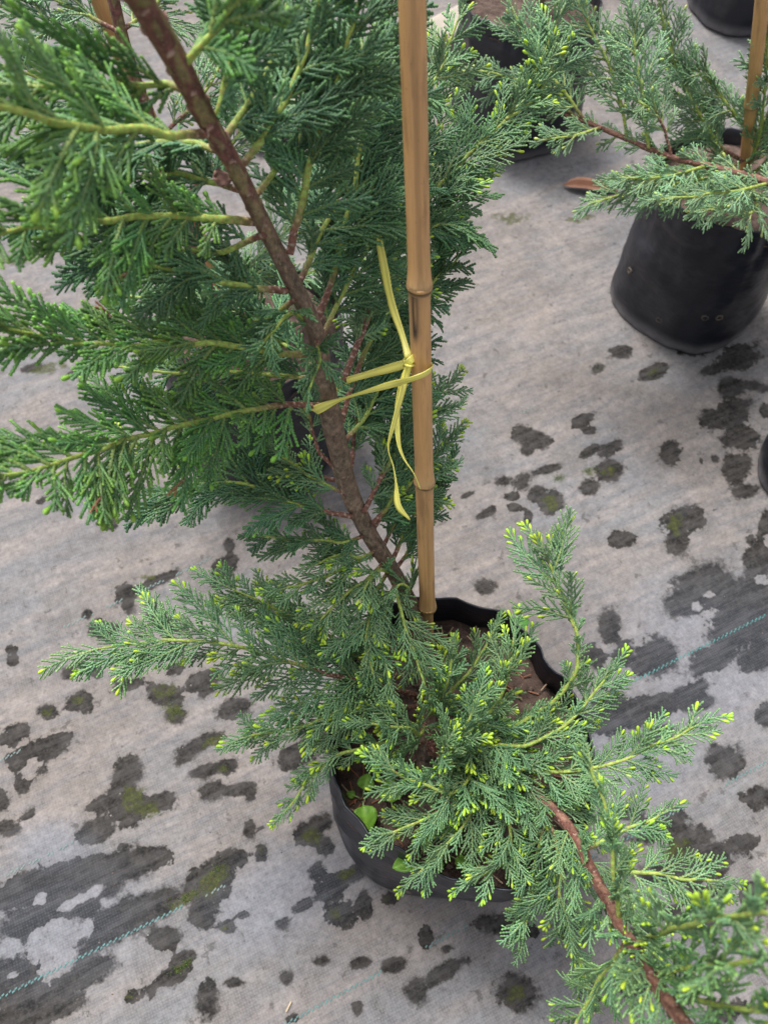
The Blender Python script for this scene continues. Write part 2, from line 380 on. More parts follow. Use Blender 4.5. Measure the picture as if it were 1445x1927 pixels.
gx = pr_axis(-1.05, 1.25, 0.008, 25.0); gy = pr_axis(-0.22, 2.55, 0.008, 25.0)
XX, YY = np.meshgrid(gx, gy)
def field(lst):
    f = np.full(XX.shape, -1.0)
    for (cx, cy, rx, ry, a) in lst:
        c = G(cx, cy); ca, sa = math.cos(R(a)), math.sin(R(a))
        ex = G(cx + rx * ca, cy + rx * sa) - c; ey = G(cx - ry * sa, cy + ry * ca) - c
        A = np.array([[ex.x, ey.x], [ex.y, ey.y]]); Ai = np.linalg.inv(A)
        dx, dy = XX - c.x, YY - c.y
        u = Ai[0, 0] * dx + Ai[0, 1] * dy; v = Ai[1, 0] * dx + Ai[1, 1] * dy
        f = np.maximum(f, 1.35 - np.sqrt(u * u + v * v))
    return f
wet = field(blobs); hol = field(holes); mos = field(mosses); blu = np.clip(field(blues) * 1.2, 0, 1)
wet = np.where(hol > 0.2, np.minimum(wet, 0.35 - hol), wet)
wet = np.clip(wet, -0.6, 0.9); mos = np.clip(mos - 0.2, -0.6, 0.7)
# random patches away from the photographed area
for k in range(260):
    bx, by = nr.uniform(-3.5, 3.8), nr.uniform(-2.5, 5.0)
    q = pix((bx, by, 0))
    if q[2] > 0.1 and -60 < q[0] < W0 + 60 and -40 < q[1] < H0 + 60: continue
    r1, r2 = nr.uniform(.015, .09), nr.uniform(.012, .05)
    ca, sa = math.cos(FAB_ANG), math.sin(FAB_ANG)
    dx, dy = XX - bx, YY - by
    u = (ca * dx + sa * dy) / r1; v = (-sa * dx + ca * dy) / r2
    wet = np.maximum(wet, np.clip(1.2 - np.sqrt(u * u + v * v), -0.6, 0.9))
# the cloth lies slightly uneven
ca, sa = math.cos(FAB_ANG), math.sin(FAB_ANG)
U = ca * XX + sa * YY; Vv = -sa * XX + ca * YY
ZZ = 0.0011 * np.sin(U * 9 + 1.3 * np.sin(Vv * 5)) + 0.0010 * np.sin(Vv * 31 + 2 * np.sin(U * 3)) - 0.0022
ny, nx = XX.shape
me = bpy.data.meshes.new('ground')
V = np.stack([XX.ravel(), YY.ravel(), ZZ.ravel()], 1)
idx = np.arange(ny * nx).reshape(ny, nx)
Fq = np.stack([idx[:-1, :-1], idx[:-1, 1:], idx[1:, 1:], idx[1:, :-1]], -1).reshape(-1, 4)
me.vertices.add(len(V)); me.vertices.foreach_set('co', V.astype(np.float32).ravel())
me.loops.add(Fq.size); me.loops.foreach_set('vertex_index', Fq.astype(np.int32).ravel())
me.polygons.add(len(Fq)); me.polygons.foreach_set('loop_start', np.arange(0, Fq.size, 4, dtype=np.int32))
me.update(calc_edges=True)
for nm, arr in (('wet', wet), ('moss', mos), ('blue', blu)):
    a = me.attributes.new(nm, 'FLOAT', 'POINT'); a.data.foreach_set('value', arr.astype(np.float32).ravel())
me.polygons.foreach_set('use_smooth', [True] * len(me.polygons))
me.materials.append(M_GROUND)
ground = tag(link('ground', me), kind='structure')

def box_faces(): return [(0,3,2,1),(4,5,6,7),(0,1,5,4),(1,2,6,5),(2,3,7,6),(3,0,4,7)]
# teal marker threads woven into the cloth: (two photo points, stretches in x pixels with strength)
threads = [((1445,1155),(330,1712),[(1440,1120,1.0),(1120,1000,0.6),(345,-40,0.85),(430,345,0.25)]),
           ((1445,1432),(560,1915),[(1450,1365,0.6),(1300,1195,0.45),(1195,1110,0.8),(1110,960,0.2),(880,800,0.55),(720,540,0.85),(540,400,0.5)]),
           ((950,790),(240,1123),[(1010,850,0.25),(400,330,0.45),(330,200,0.42),(200,90,0.3)]),
           ((135,1587),(0,1652),[(150,60,0.4),(60,-40,0.25)]),
           ((75,1395),(0,1430),[(110,40,0.35),(40,-40,0.3)]),
           ((1167,430),(947,500),[(1167,1010,0.16),(1010,880,0.12)])]
for (a, b, segs) in threads:
    mb = MB(); A, B = G(*a), G(*b)
    d2 = (B - A).normalized(); perp = Vector((-d2.y, d2.x, 0))
    for (x0, x1, st) in segs:
        k0, k1 = (x0 - a[0]) / (b[0] - a[0]), (x1 - a[0]) / (b[0] - a[0])
        p0 = G(a[0] + (b[0] - a[0]) * k0, a[1] + (b[1] - a[1]) * k0); p1 = G(a[0] + (b[0] - a[0]) * k1, a[1] + (b[1] - a[1]) * k1)
        n = int((p1 - p0).length / 0.0042)
        ws = perp * 0.0012
        for i in range(n):
            fade = 0.5 + 0.5 * fnoise((i * .13, x0, 0.3)) + 0.3 * fnoise((i * .5, x1, 7.3))
            if fade > 0.35 + 0.75 * st: continue
            c = p0.lerp(p1, (i + 0.5 + rng.uniform(-.15, .15)) / n) + perp * (0.0011 if i % 2 else -0.0011)
            dd = d2 * 0.0017 + perp * 0.0007; ww = perp * 0.0010
            u = ca * c.x + sa * c.y; v = -sa * c.x + ca * c.y
            c.z = 0.0011 * math.sin(u * 9 + 1.3 * math.sin(v * 5)) + 0.0010 * math.sin(v * 31 + 2 * math.sin(u * 3)) - 0.0022
            vs = [c - dd - ww, c + dd - ww, c + dd + ww, c - dd + ww]
            vs = [q + Vector((0, 0, -0.0006)) for q in vs] + [q + Vector((0, 0, 0.0008)) for q in vs]
            tl = np.array((0.05, 0.175, 0.175)) * rng.uniform(.75, 1.2); du = np.array((0.16, 0.19, 0.185))
            mb.add(vs, box_faces(), tl * min(1, st) + du * (1 - min(1, st)))
    child_world('marker_thread', mb.mesh('marker_thread', M_THREAD, False), ground)

# concrete edging at the back of the bed
kerb = tag(empty('kerb', G(690, 150)), kind='structure')
def block(sx, sy, sz, seed, mat, rough=0.004):
    mb = MB(); n = 6; V = []; 
    import bmesh
    bm = bmesh.new(); bmesh.ops.create_cube(bm, size=1)
    bmesh.ops.subdivide_edges(bm, edges=bm.edges[:], cuts=5, use_grid_fill=True)
    for v in bm.verts:
        c = Vector(v.co); m = max(abs(c.x), abs(c.y), abs(c.z))
        k = (abs(c.x) > .45) + (abs(c.y) > .45) + (abs(c.z) > .45)
        if k >= 2: c *= 0.955
        if k == 3: c *= 0.965
        q = Vector((c.x * sx, c.y * sy, (c.z + 0.5) * sz))
        q += Vector((fnoise(q * 18 + Vector((seed, 0, 0))), fnoise(q * 18 + Vector((0, seed, 0))), fnoise(q * 18 + Vector((0, 0, seed))))) * rough
        v.co = q
    me = bpy.data.meshes.new('stone'); bm.to_mesh(me); bm.free(); me.materials.append(mat)
    me.polygons.foreach_set('use_smooth', [True] * len(me.polygons))
    return me
ka, kb = G(535, 235), G(830, 110)
kd = (kb - ka).normalized(); kang = math.atan2(kd.y, kd.x)
for i, s in enumerate([0.0, 0.27, 0.56, 0.90, 1.22]):
    c = ka + kd * s
    o = child_world('stone', block(0.24 + 0.05 * (i % 2), 0.10, 0.075 + 0.012 * (i % 3), i * 3.1, M_CONC), kerb)
    o.location = (c.x, c.y, -0.006); o.rotation_euler = (0, 0, kang + rng.uniform(-.12, .12))

# ------------------------------------------------------------------ planter bags
BAG_H = 0.30
def smooth_periodic(th, th0, r0):
    o = np.argsort(th0); a = np.array(th0)[o]; r = np.array(r0)[o]
    a = np.r_[a - 2 * math.pi, a, a + 2 * math.pi]; r = np.r_[r, r, r]
    return np.interp(th, a, r)
def make_bag(name, cx, cy, seed, R0=0.15, outline=None, label='', soil_drop=0.045, corner=0.0, holes_at=(), h=BAG_H, lean=(0, 0)):
    root = empty(name, (cx, cy, 0)); tag(root, label, 'planter bag', 'black nursery planter bags')
    K = 96; th = np.arange(K) / K * 2 * math.pi
    if outline is None: rim = np.full(K, R0 * 0.97)
    else:
        rim = smooth_periodic(th, [math.atan2(q[1], q[0]) for q in outline], [math.hypot(*q) for q in outline])
        for _ in range(3): rim = (np.roll(rim, 1) + 2 * rim + np.roll(rim, -1)) / 4
    base = np.full(K, R0 * 0.99) * (1 + 0.05 * np.cos(4 * (th - corner)))
    rimz = np.array([h + 0.007 * fnoise((math.cos(a) * 1.3 + seed, math.sin(a) * 1.3, 3)) + 0.004 * fnoise((math.cos(a) * 5 + seed, math.sin(a) * 5, 9)) for a in th])
    zs = [0.0, 0.003, 0.010, 0.022, 0.036, 0.052, 0.07] + list(np.linspace(0.30, 0.92, 14) * h)
    rows = []
    def wrinkle(a, z):
        x, y = math.cos(a), math.sin(a)
        zz = z / h
        w1 = 0.0060 * fnoise((x * 2.2 + seed, y * 2.2, z * 16)) + 0.0034 * fnoise((x * 6 + seed, y * 6, z * 30 + 5))
        w2 = 0.016 * max(0, zz - 0.50) * fnoise((x * 9, y * 9 + seed, z * 10))
        fold = 0.009 * max(0, zz - 0.55) * math.sin(zz * 46 + 2.5 * fnoise((x * 1.5, y * 1.5, seed)))
        return w1 + w2 + fold
    for z in zs:
        k = min(1, z / h); prof = {0.0: 0.965, 0.003: 0.990, 0.010: 1.0}.get(z, 1.0 + 0.012 * math.sin(k * 3.1))
        kk = k * k * (3 - 2 * k)
        r = (base * (1 - kk) + rim * kk) * prof
        rows.append([(math.cos(a) * (r[i] + wrinkle(a, z)) + lean[0] * k, math.sin(a) * (r[i] + wrinkle(a, z)) + lean[1] * k, z) for i, a in enumerate(th)])
    def rimrow(f, dz, j=0.0):
        return [(math.cos(a) * (rim[i] * f + wrinkle(a, h * .92) + j * fnoise((math.cos(a) * 4, math.sin(a) * 4, seed + f))) + lean[0], math.sin(a) * (rim[i] * f + wrinkle(a, h * .92)) + lean[1], rimz[i] + dz) for i, a in enumerate(th)]
    rows.append(rimrow(1.012, -0.012)); rows.append(rimrow(1.010, -0.003)); rows.append(rimrow(1.0, 0.0)); rows.append(rimrow(0.987, -0.003))
    rows.append(rimrow(0.975, -0.02)); rows.append(rimrow(0.97, -soil_drop - 0.03))
    V = [p for r in rows for p in r]; mb = MB()
    mb.add(V, ring_faces(len(rows), K, cap=False) + [tuple(range(K - 1, -1, -1))], (0, 0, 0))
    link('bag_wall', mb.mesh('bag_wall', M_BAG), root)
    # soil, lumpy
    mb = MB(); n = 26; V = []; F = []
    for j in range(n):
        for i, a in enumerate(th):
            f = (j / (n - 1)) ** 0.8 * 0.985
            r = rim[i] * f
            x, y = math.cos(a) * r, math.sin(a) * r
            z = h - soil_drop + 0.012 * fnoise((x * 14 + seed, y * 14, 1)) + 0.006 * fnoise((x * 45 + seed, y * 45, 4)) + 0.003 * abs(fnoise((x * 120, y * 120 + seed, 8))) - 0.012 * max(0, f - 0.75) * 4 * (0.5 + 0.5 * fnoise((x * 9, y * 9, seed)))
            V.append((x + lean[0], y + lean[1], z))
    mb.add(V, ring_faces(n, K, cap=False), (0.1, 0.07, 0.05))
    link('soil', mb.mesh('soil', M_SOIL), root)
    # punched drain holes: a small raised ring with an open middle
    for (a, z) in holes_at:
        i = int(a / (2 * math.pi) * K) % K; k = z / h; kk = k * k * (3 - 2 * k)
        r = (base[i] * (1 - kk) + rim[i] * kk) * (1.0 + 0.012 * math.sin(k * 3.1)) + wrinkle(th[i], z)
        c = Vector((math.cos(a) * r, math.sin(a) * r, z)); nrm = Vector((math.cos(a), math.sin(a), 0)); u = Vector((-nrm.y, nrm.x, 0)); w_ = Vector((0, 0, 1))
        mb = MB(); V = []
        for (rr, off) in ((0.0068, -0.0015), (0.0058, 0.0020), (0.0042, 0.0016), (0.0036, -0.0005)):
            for q in range(14):
                b = q / 14 * 2 * math.pi; V.append(c + nrm * off + (u * math.cos(b) * 1.15 + w_ * math.sin(b)) * rr)
        mb.add(V, ring_faces(4, 14, cap=False), (0, 0, 0)); link('drain_hole', mb.mesh('drain_hole', M_HOLE), root)
    return root, rim

out_px = [(618,1440),(626,1500),(650,1545),(700,1576),(770,1616),(880,1668),(970,1690),(1060,1650),(1112,1560),(1118,1450),(1096,1340),(1040,1245),(985,1178),(900,1132),(820,1118),(740,1132),(670,1190),(630,1310)]
opts = [G(x, y, BAG_H) for x, y in out_px]
mcx = sum(p.x for p in opts) / len(opts); mcy = sum(p.y for p in opts) / len(opts)
main_bag, main_rim = make_bag('planter_bag', mcx, mcy, 2.0, 0.152, [(p.x - mcx, p.y - mcy) for p in opts], 'crumpled black planter bag under the staked tree, its rim open on brown soil', 0.05, R(40), [(R(250), .06), (R(285), .07)])
right_bag, _ = make_bag('planter_bag', 0.635, 1.215, 7.0, 0.149, None, 'black planter bag at right with punched holes and dusty bottom edge', 0.03, R(268), [(R(262), 0.105), (R(272), .105), (R(232), .055), (R(192), .11)])
back_bag, _ = make_bag('planter_bag', 0.325, 1.83, 13.0, 0.156, None, 'black planter bag at top behind the cane, its base narrower than its rim', 0.03, R(250), [(R(255), .1)], lean=(0.0, -0.01))
left_bag, _ = make_bag('planter_bag', -0.215, 0.862, 19.0, 0.15, None, 'black planter bag half hidden behind the tied trunk and its left branches', 0.03, R(20))
edge_bag, _ = make_bag('planter_bag', 0.846, 0.775, 23.0, 0.155, None, 'black planter bag cut off by the right frame edge, only its dusty base corner showing', 0.03, R(185))
far_bag, _ = make_bag('planter_bag', 1.02, 2.36, 31.0, 0.15, None, 'black planter bag in the far top right corner behind pale sprays', 0.03, R(240))
SOIL_Z = BAG_H - 0.05

# ------------------------------------------------------------------ bamboo canes
def make_cane(base, top, r, nodes, label, detail=True, thin_below=0.8, seed=0):
    ax = (top - base); L = ax.length
    root = empty('bamboo_cane', base); root.rotation_euler = ax.to_track_quat('Z', 'X').to_euler()
    inv = root.rotation_euler.to_matrix().inverted()
    face = inv @ (Vector((0, 0, HC)) - base.lerp(top, .5)); a0 = math.atan2(face.y, face.x)
    tag(root, label, 'cane', 'bamboo stakes')
    K = 28 if detail else 12
    edges = [0.0] + list(nodes) + [L]
    for k in range(len(edges) - 1):
        z0, z1 = edges[k], edges[k + 1]
        if z1 - z0 < 0.004: continue
        n = max(8, int((z1 - z0) / 0.004)); V = []; C = []
        rb = r * (thin_below if k == 0 else 1.0)
        for j in range(n + 1):
            z = z0 + (z1 - z0) * j / n; d0 = z - z0; d1 = z1 - z
            rr = rb * (1 + (0.20 * math.exp(-(d0 / 0.010) ** 1.5) if k > 0 else 0) + (0.05 * math.exp(-(d1 / 0.006)) if k < len(edges) - 2 else 0))
            for i in range(K):
                a = i / K * 2 * math.pi; da = math.atan2(math.sin(a - a0), math.cos(a - a0))
                q = rr * (1 + 0.02 * math.sin(3 * a + k + seed) + 0.012 * fnoise((math.cos(a) * 2, math.sin(a) * 2, z * 30 + seed)))
                c = np.array((0.62, 0.355, 0.155)) * (1 + 0.12 * fnoise((a, z * 14, seed + 1)))
                gro = 0
                if detail and k == len(edges) - 2: gro = math.exp(-((da - 0.10) / 0.16) ** 2)
                elif detail and k in (1, ): gro = 0.6 * math.exp(-((da - 0.25) / 0.12) ** 2) + 0.5 * math.exp(-((da + 0.2) / 0.08) ** 2)
                q *= 1 - 0.09 * gro; c = c * (1 - 0.42 * gro)
                # pale waxy flare just above a node, grey weathering just under it
                if k > 0: c = c * (1 - math.exp(-d0 / 0.006)) + np.array((0.60, 0.40, 0.20)) * math.exp(-d0 / 0.006)
                if k < len(edges) - 2:
                    e = math.exp(-d1 / 0.007); c = c * (1 - 0.55 * e) + np.array((0.24, 0.165, 0.11)) * 0.55 * e
                if detail and k == len(edges) - 3:      # the scorched scar under the second node
                    f = math.exp(-((da + 0.55) / 0.36) ** 2) * max(0, min(1, (0.050 - d1) / 0.012)); f *= 0.55 + 0.75 * fnoise((a * 22, z * 25, 3.3))
                    c = c * (1 - max(0, min(1, f * 1.6))) + np.array((0.045, 0.035, 0.03)) * max(0, min(1, f * 1.6))
                    q *= 1 - 0.05 * max(0, f)
                if detail and k == 0: c = c * 0.75
                V.append((math.cos(a) * q, math.sin(a) * q, z)); C.append(c)
        mb = MB(); mb.add(V, ring_faces(n + 1, K), np.array(C)); link('culm_section', mb.mesh('culm_section', M_CANE), root)
        if k > 0:
            V = []; C = []
            prof = [(-0.0048, 0.98, 0.5), (-0.0036, 1.10, .8), (-0.0026, 1.05, .35), (-0.0014, 1.05, .3), (-0.0004, 1.19, 1.0), (0.0010, 1.205, 1.15), (0.0022, 1.15, 1.1)]
            for (dz, f, cc) in prof:
                for i in range(K):
                    a = i / K * 2 * math.pi
                    wob = 0.0014 * math.sin(a - a0 + 0.8 + k)
                    q = r * f * (1 + 0.02 * math.sin(3 * a + k + seed) + 0.02 * fnoise((math.cos(a) * 4, math.sin(a) * 4, k)))
                    V.append((math.cos(a) * q, math.sin(a) * q, z0 + dz + wob)); C.append(np.array((0.47, 0.28, 0.125)) * cc * (1 + .3 * fnoise((a * 3, k, dz * 900))))
            mb = MB(); mb.add(V, ring_faces(len(prof), K), np.array(C)); link('node_ring', mb.mesh('node_ring', M_CANE), root)
    return root
cane_base = P(808, 1245, 0.965); cane_top = P(774, -110, 0.415)
# straight line through the photo points
c0, c1 = P(806, 1205, 0.938), P(775, 0, 0.486)
cd = (c1 - c0).normalized()
cane_base = c0 - cd * ((c0.z - (SOIL_Z - 0.03)) / cd.z); cane_top = c1 + cd * 0.16
def cane_s(py):
    # distance along the cane of an image row
    best = min(range(2001), key=lambda i: abs(pix(cane_base.lerp(cane_top, i / 2000))[1] - py)); return best / 2000 * (cane_top - cane_base).length
make_cane(cane_base, cane_top, 0.0089, [cane_s(1143), cane_s(908), cane_s(540)], 'tan bamboo stake beside the near trunk, scorched under one node', True, 0.72)
make_cane(P(1398, 345, 1.36), P(1440, -60, 1.04), 0.010, [0.16, 0.38], 'bamboo stake rising from the right planter bag behind pale sprays', False, 1.0, 4)
make_cane(P(440, 600, 1.20), P(170, -40, 0.86), 0.010, [0.17, 0.38], 'bamboo stake behind the dark upper left branches', False, 1.0, 9)

# ------------------------------------------------------------------ yellow raffia tie
def ribbon(pts, w, parent, name, twist=0.0, seed=0, taper=True):
    poly, s = resample(catmull(pts, 10), 0.003); T, N, B = frames(poly, ref=(0.1, -0.7, 0.7))
    V = []; C = []; n = len(poly); X = np.array([-1, -.55, -.1, .35, .8, 1, .8, .35, -.1, -.55]); Y = np.array([0, .5, .15, .5, .3, 0, -.6, -.4, -.7, -.4])
    for i in range(n):
        a = twist * s[i] + 0.9 * fnoise((s[i] * 26, seed, 0)); ww = w * (0.95 + 0.55 * fnoise((s[i] * 22, seed, 4)))
        if taper: ww *= min(1, 0.35 + (s[-1] - s[i]) / 0.02)
        u = N[i] * math.sin(a) + B[i] * math.cos(a); v = N[i] * math.cos(a) - B[i] * math.sin(a)
        for j in range(10):
            V.append(poly[i, :3] + u * X[j] * ww * 1.3 + v * Y[j] * 0.0008)
            C.append(np.array((0.93, 0.87, 0.20)) * (0.82 + 0.3 * ((j * 7) % 3) / 2 + .2 * fnoise((s[i] * 40, j, seed))))
    mb = MB(); mb.add(V, ring_faces(n, 10), np.array(C)); return child_world(name, mb.mesh(name, M_RAF), parent)
tie = tag(empty('raffia_tie', P(772, 682, .668)), 'yellow raffia string tying the near trunk to the bamboo stake', 'string')
ribbon([P(*q) for q in [(590,774,.724),(598,770,.702),(640,752,.690),(720,728,.676),(778,712,.652),(804,701,.655),(813,691,.668),(802,684,.684),(776,681,.681),(745,690,.685),(690,705,.694),(648,718,.702),(628,735,.738),(604,758,.742),(590,774,.724)]], 0.0026, tie, 'loop', 0, 1, False)
ribbon([P(*q) for q in [(768,672,.662),(757,632,.668),(737,572,.67),(722,500,.668),(709,425,.663),(700,352,.66),(706,300,.66),(724,275,.668)]], 0.0028, tie, 'tail', 6, 2)
ribbon([P(*q) for q in [(770,684,.662),(757,738,.668),(743,790,.676),(731,842,.684),(740,878,.688),(745,912,.69),(749,952,.695),(771,978,.70)]], 0.0026, tie, 'tail', 18, 3)
ribbon([P(*q) for q in [(770,686,.664),(757,725,.671),(748,772,.678),(750,830,.686),(760,862,.69),(778,890,.695),(791,920,.705)]], 0.0023, tie, 'tail', 14, 4)
ribbon([P(*q) for q in [(763,690,.668),(770,680,.656),(779,672,.660),(774,668,.670),(764,676,.668),(768,688,.657),(778,686,.662)]], 0.0022, tie, 'knot', 3, 5, False)

# ------------------------------------------------------------------ foliage sprays
STY = {
 'dark':  dict(c=[(0.048,0.136,0.066),(0.090,0.208,0.108)], ax=(0.16,0.26,0.07), tip=(0.11,0.24,0.08), bud=(0.24,0.46,0.07), budp=0.012, tw=0.37, sp=0.0052, r=0.00122, ang=33, sub=0.38, cap=0.036),
 'green': dict(c=[(0.062,0.165,0.064),(0.118,0.265,0.104)], ax=(0.22,0.32,0.08), tip=(0.17,0.37,0.06), bud=(0.26,0.50,0.06), budp=0.06, tw=0.38, sp=0.0060, r=0.00130, ang=33, sub=0.32, cap=0.036),
 'lime':  dict(c=[(0.088,0.200,0.104),(0.172,0.320,0.176)], ax=(0.24,0.33,0.11), tip=(0.19,0.34,0.12), bud=(0.46,0.68,0.055), budp=0.23, tw=0.34, sp=0.0056, r=0.00096, ang=35, sub=0.42, cap=0.036),
 'soft':  dict(c=[(0.080,0.185,0.085),(0.150,0.285,0.140)], ax=(0.22,0.32,0.10), tip=(0.18,0.34,0.10), bud=(0.46,0.64,0.06), budp=0.05, tw=0.34, sp=0.0058, r=0.00096, ang=35, sub=0.42, cap=0.034),
 'loose': dict(c=[(0.115,0.225,0.135),(0.195,0.335,0.215)], ax=(0.36,0.44,0.14), tip=(0.24,0.42,0.18), bud=(0.45,0.58,0.15), budp=0.05, tw=0.48, sp=0.0084, r=0.00112, ang=33, sub=0.42, cap=0.044),
}
def twig_tube(mb, p0, p1, p2, nrm, r0, r1, c0, c1, pitch, bud=None, lod=0):
    L = np.linalg.norm(p2 - p0); n = max(2, int(round(L / pitch)))
    ph = np.array([0.05, 0.68]); t = ((np.arange(n)[:, None] + ph[None, :]) / n).ravel(); t = np.r_[t, 1.0]
    pts = ((1 - t) ** 2)[:, None] * p0 + (2 * t * (1 - t))[:, None] * p1 + (t ** 2)[:, None] * p2
    T = (2 * (1 - t))[:, None] * (p1 - p0) + (2 * t)[:, None] * (p2 - p1); T /= np.linalg.norm(T, axis=1, keepdims=True) + 1e-9
    S = np.cross(np.tile(nrm, (len(t), 1)), T); S /= np.linalg.norm(S, axis=1, keepdims=True) + 1e-9
    N = np.cross(T, S)
    r = r0 + (r1 - r0) * t
    lat = np.r_[np.tile([0.78, 1.38], n), 0.45]; fac = np.r_[np.tile([1.05, 0.72], n), 0.35]
    C = c0[None, :] + (c1 - c0)[None, :] * (t ** 1.5)[:, None]
    C *= np.r_[np.tile([0.80, 1.18], n), 1.2][:, None]
    if bud is not None:
        k = min(len(t), 5); lat[-k:] = [1.0, 1.55, 1.65, 1.45, .55][-k:]; fac[-k:] = [1.0, 1.25, 1.3, 1.15, .4][-k:]
        C[-k:] = bud; C[-k] = bud * .5 + C[-k] * .3
        if k >= 5: C[-5] = C[-5] * .5 + bud * .35
        if len(t) >= 10: C[-9:-5] = C[-9:-5] * .5 + np.array((.28, .44, .09)) * .5
        r = np.maximum(r, r0 * 0.95)
    V = np.stack([pts + S * (r * lat)[:, None], pts + N * (r * fac)[:, None], pts - S * (r * lat)[:, None], pts - N * (r * fac)[:, None]], 1).reshape(-1, 3)
    C = np.repeat(C, 4, axis=0)
    m = len(t); F = ring_faces(m, 4, cap=False) + [(4*m-4, 4*m-3, 4*m-2, 4*m-1)]
    mb.add(V, F, C)
def make_spray(style, L, seed):
    s = STY[style]; g = np.random.default_rng(seed); mb = MB(); Z = np.array([0, 0, 1.0])
    bend = g.uniform(-.26, .26) * L; droop = g.uniform(-0.12, 0.42) * L; dens = g.uniform(.92, 1.45); budk = g.uniform(.15, 1.8)
    def ax(u): return np.array([L * u, bend * (u * u), -droop * u ** 2 + 0.02 * L * math.sin(u * 7 + seed)])
    ca_, cb_ = [np.array(x) for x in s['c']]
    def tc(): return ca_ + (cb_ - ca_) * g.random() * g.uniform(.8, 1.2)
    # axis in three pieces
    for k in range(3):
        a, b = ax(k / 3), ax((k + 1) / 3); m = 2 * ax((k + .5) / 3) - (a + b) / 2
        w0, w1 = k / 3, (k + 1) / 3; A = np.array(s['ax']); base = tc()
        twig_tube(mb, a, m, b, Z, s['r'] * (1.35 - .4 * w0), s['r'] * (1.35 - .4 * w1), A * (1 - w0) + base * w0, A * (1 - w1) + base * w1, 0.0030, np.array(s['bud']) if k == 2 and g.random() < min(1, s['budp'] * 1.8) else None)
    n = max(3, int(L * 0.93 / (s['sp'] * dens) * 2)); side = 1
    for i in range(n):
        u = 0.05 + 0.90 * (i + g.uniform(-.25, .25)) / n; u = min(max(u, .03), .96); side = -side
        p0 = ax(u); T = ax(min(1, u + .03)) - ax(u - .03); T /= np.linalg.norm(T)
        l = (L * s['tw'] * (1 - u) ** 0.72 * min(1, .60 + 2.2 * u) + 0.0045) * g.uniform(.72, 1.15)
        l = min(l, s['cap'] * g.uniform(.85, 1.1))
        an = R(s['ang'] + g.uniform(-7, 7)) * side; lift = g.uniform(-.22, .22)
        S = np.cross(Z, T); D = T * math.cos(an) + S * math.sin(an) + Z * lift; D /= np.linalg.norm(D)
        p2 = p0 + D * l + T * l * 0.12 - Z * l * g.uniform(0, .15); p1 = p0 + D * l * 0.5 - T * l * 0.03
        c = tc(); cv = np.array(s['tip']) * g.uniform(.7, 1.15)
        bd = np.array(s['bud']) * g.uniform(.8, 1.1) if g.random() < s['budp'] * budk * (0.1 + 2.0 * u * u) else None
        if g.random() < .0015: c = np.array((.20, .10, .05)); cv = np.array((.26, .13, .06)); bd = None
        twig_tube(mb, p0, p1, p2, Z + 0.3 * g.normal(size=3), s['r'] * 1.02, s['r'] * .82, c, cv, 0.0026, bd)
        if l > 0.013:
            m = int(l / 0.0042 * s['sub'] + g.random() * .8); sd = side
            for j in range(m):
                v = 0.22 + 0.62 * (j + g.uniform(0, .6)) / max(1, m); sd = -sd
                q0 = (1 - v) ** 2 * p0 + 2 * v * (1 - v) * p1 + v * v * p2
                Tt = (p2 - p0) / np.linalg.norm(p2 - p0); S2 = np.cross(Z, Tt)
                ll = (l * 0.42 * (1 - v) + 0.003) * g.uniform(.6, 1.2)
                a2 = R(36 + g.uniform(-6, 6)) * sd
                D2 = Tt * math.cos(a2) + S2 * math.sin(a2) + Z * g.uniform(-.25, .25); D2 /= np.linalg.norm(D2)
                bd2 = np.array(s['bud']) * g.uniform(.8, 1.1) if g.random() < s['budp'] * budk * .5 * u else None
                twig_tube(mb, q0, q0 + D2 * ll * .5, q0 + D2 * ll + Tt * ll * .1, Z + 0.3 * g.normal(size=3), s['r'] * .9, s['r'] * .75, c, cv, 0.0026, bd2)
    return mb.mesh('spray_' + style, M_FOL)
SIZES = [0.022, 0.035, 0.050, 0.068, 0.088, 0.112]; NV = 4
SPR = {}; sid = 100
for st in STY:
    for si, L in enumerate(SIZES):
        for v in range(NV):
            sid += 1; SPR[(st, si, v)] = make_spray(st, L, sid)

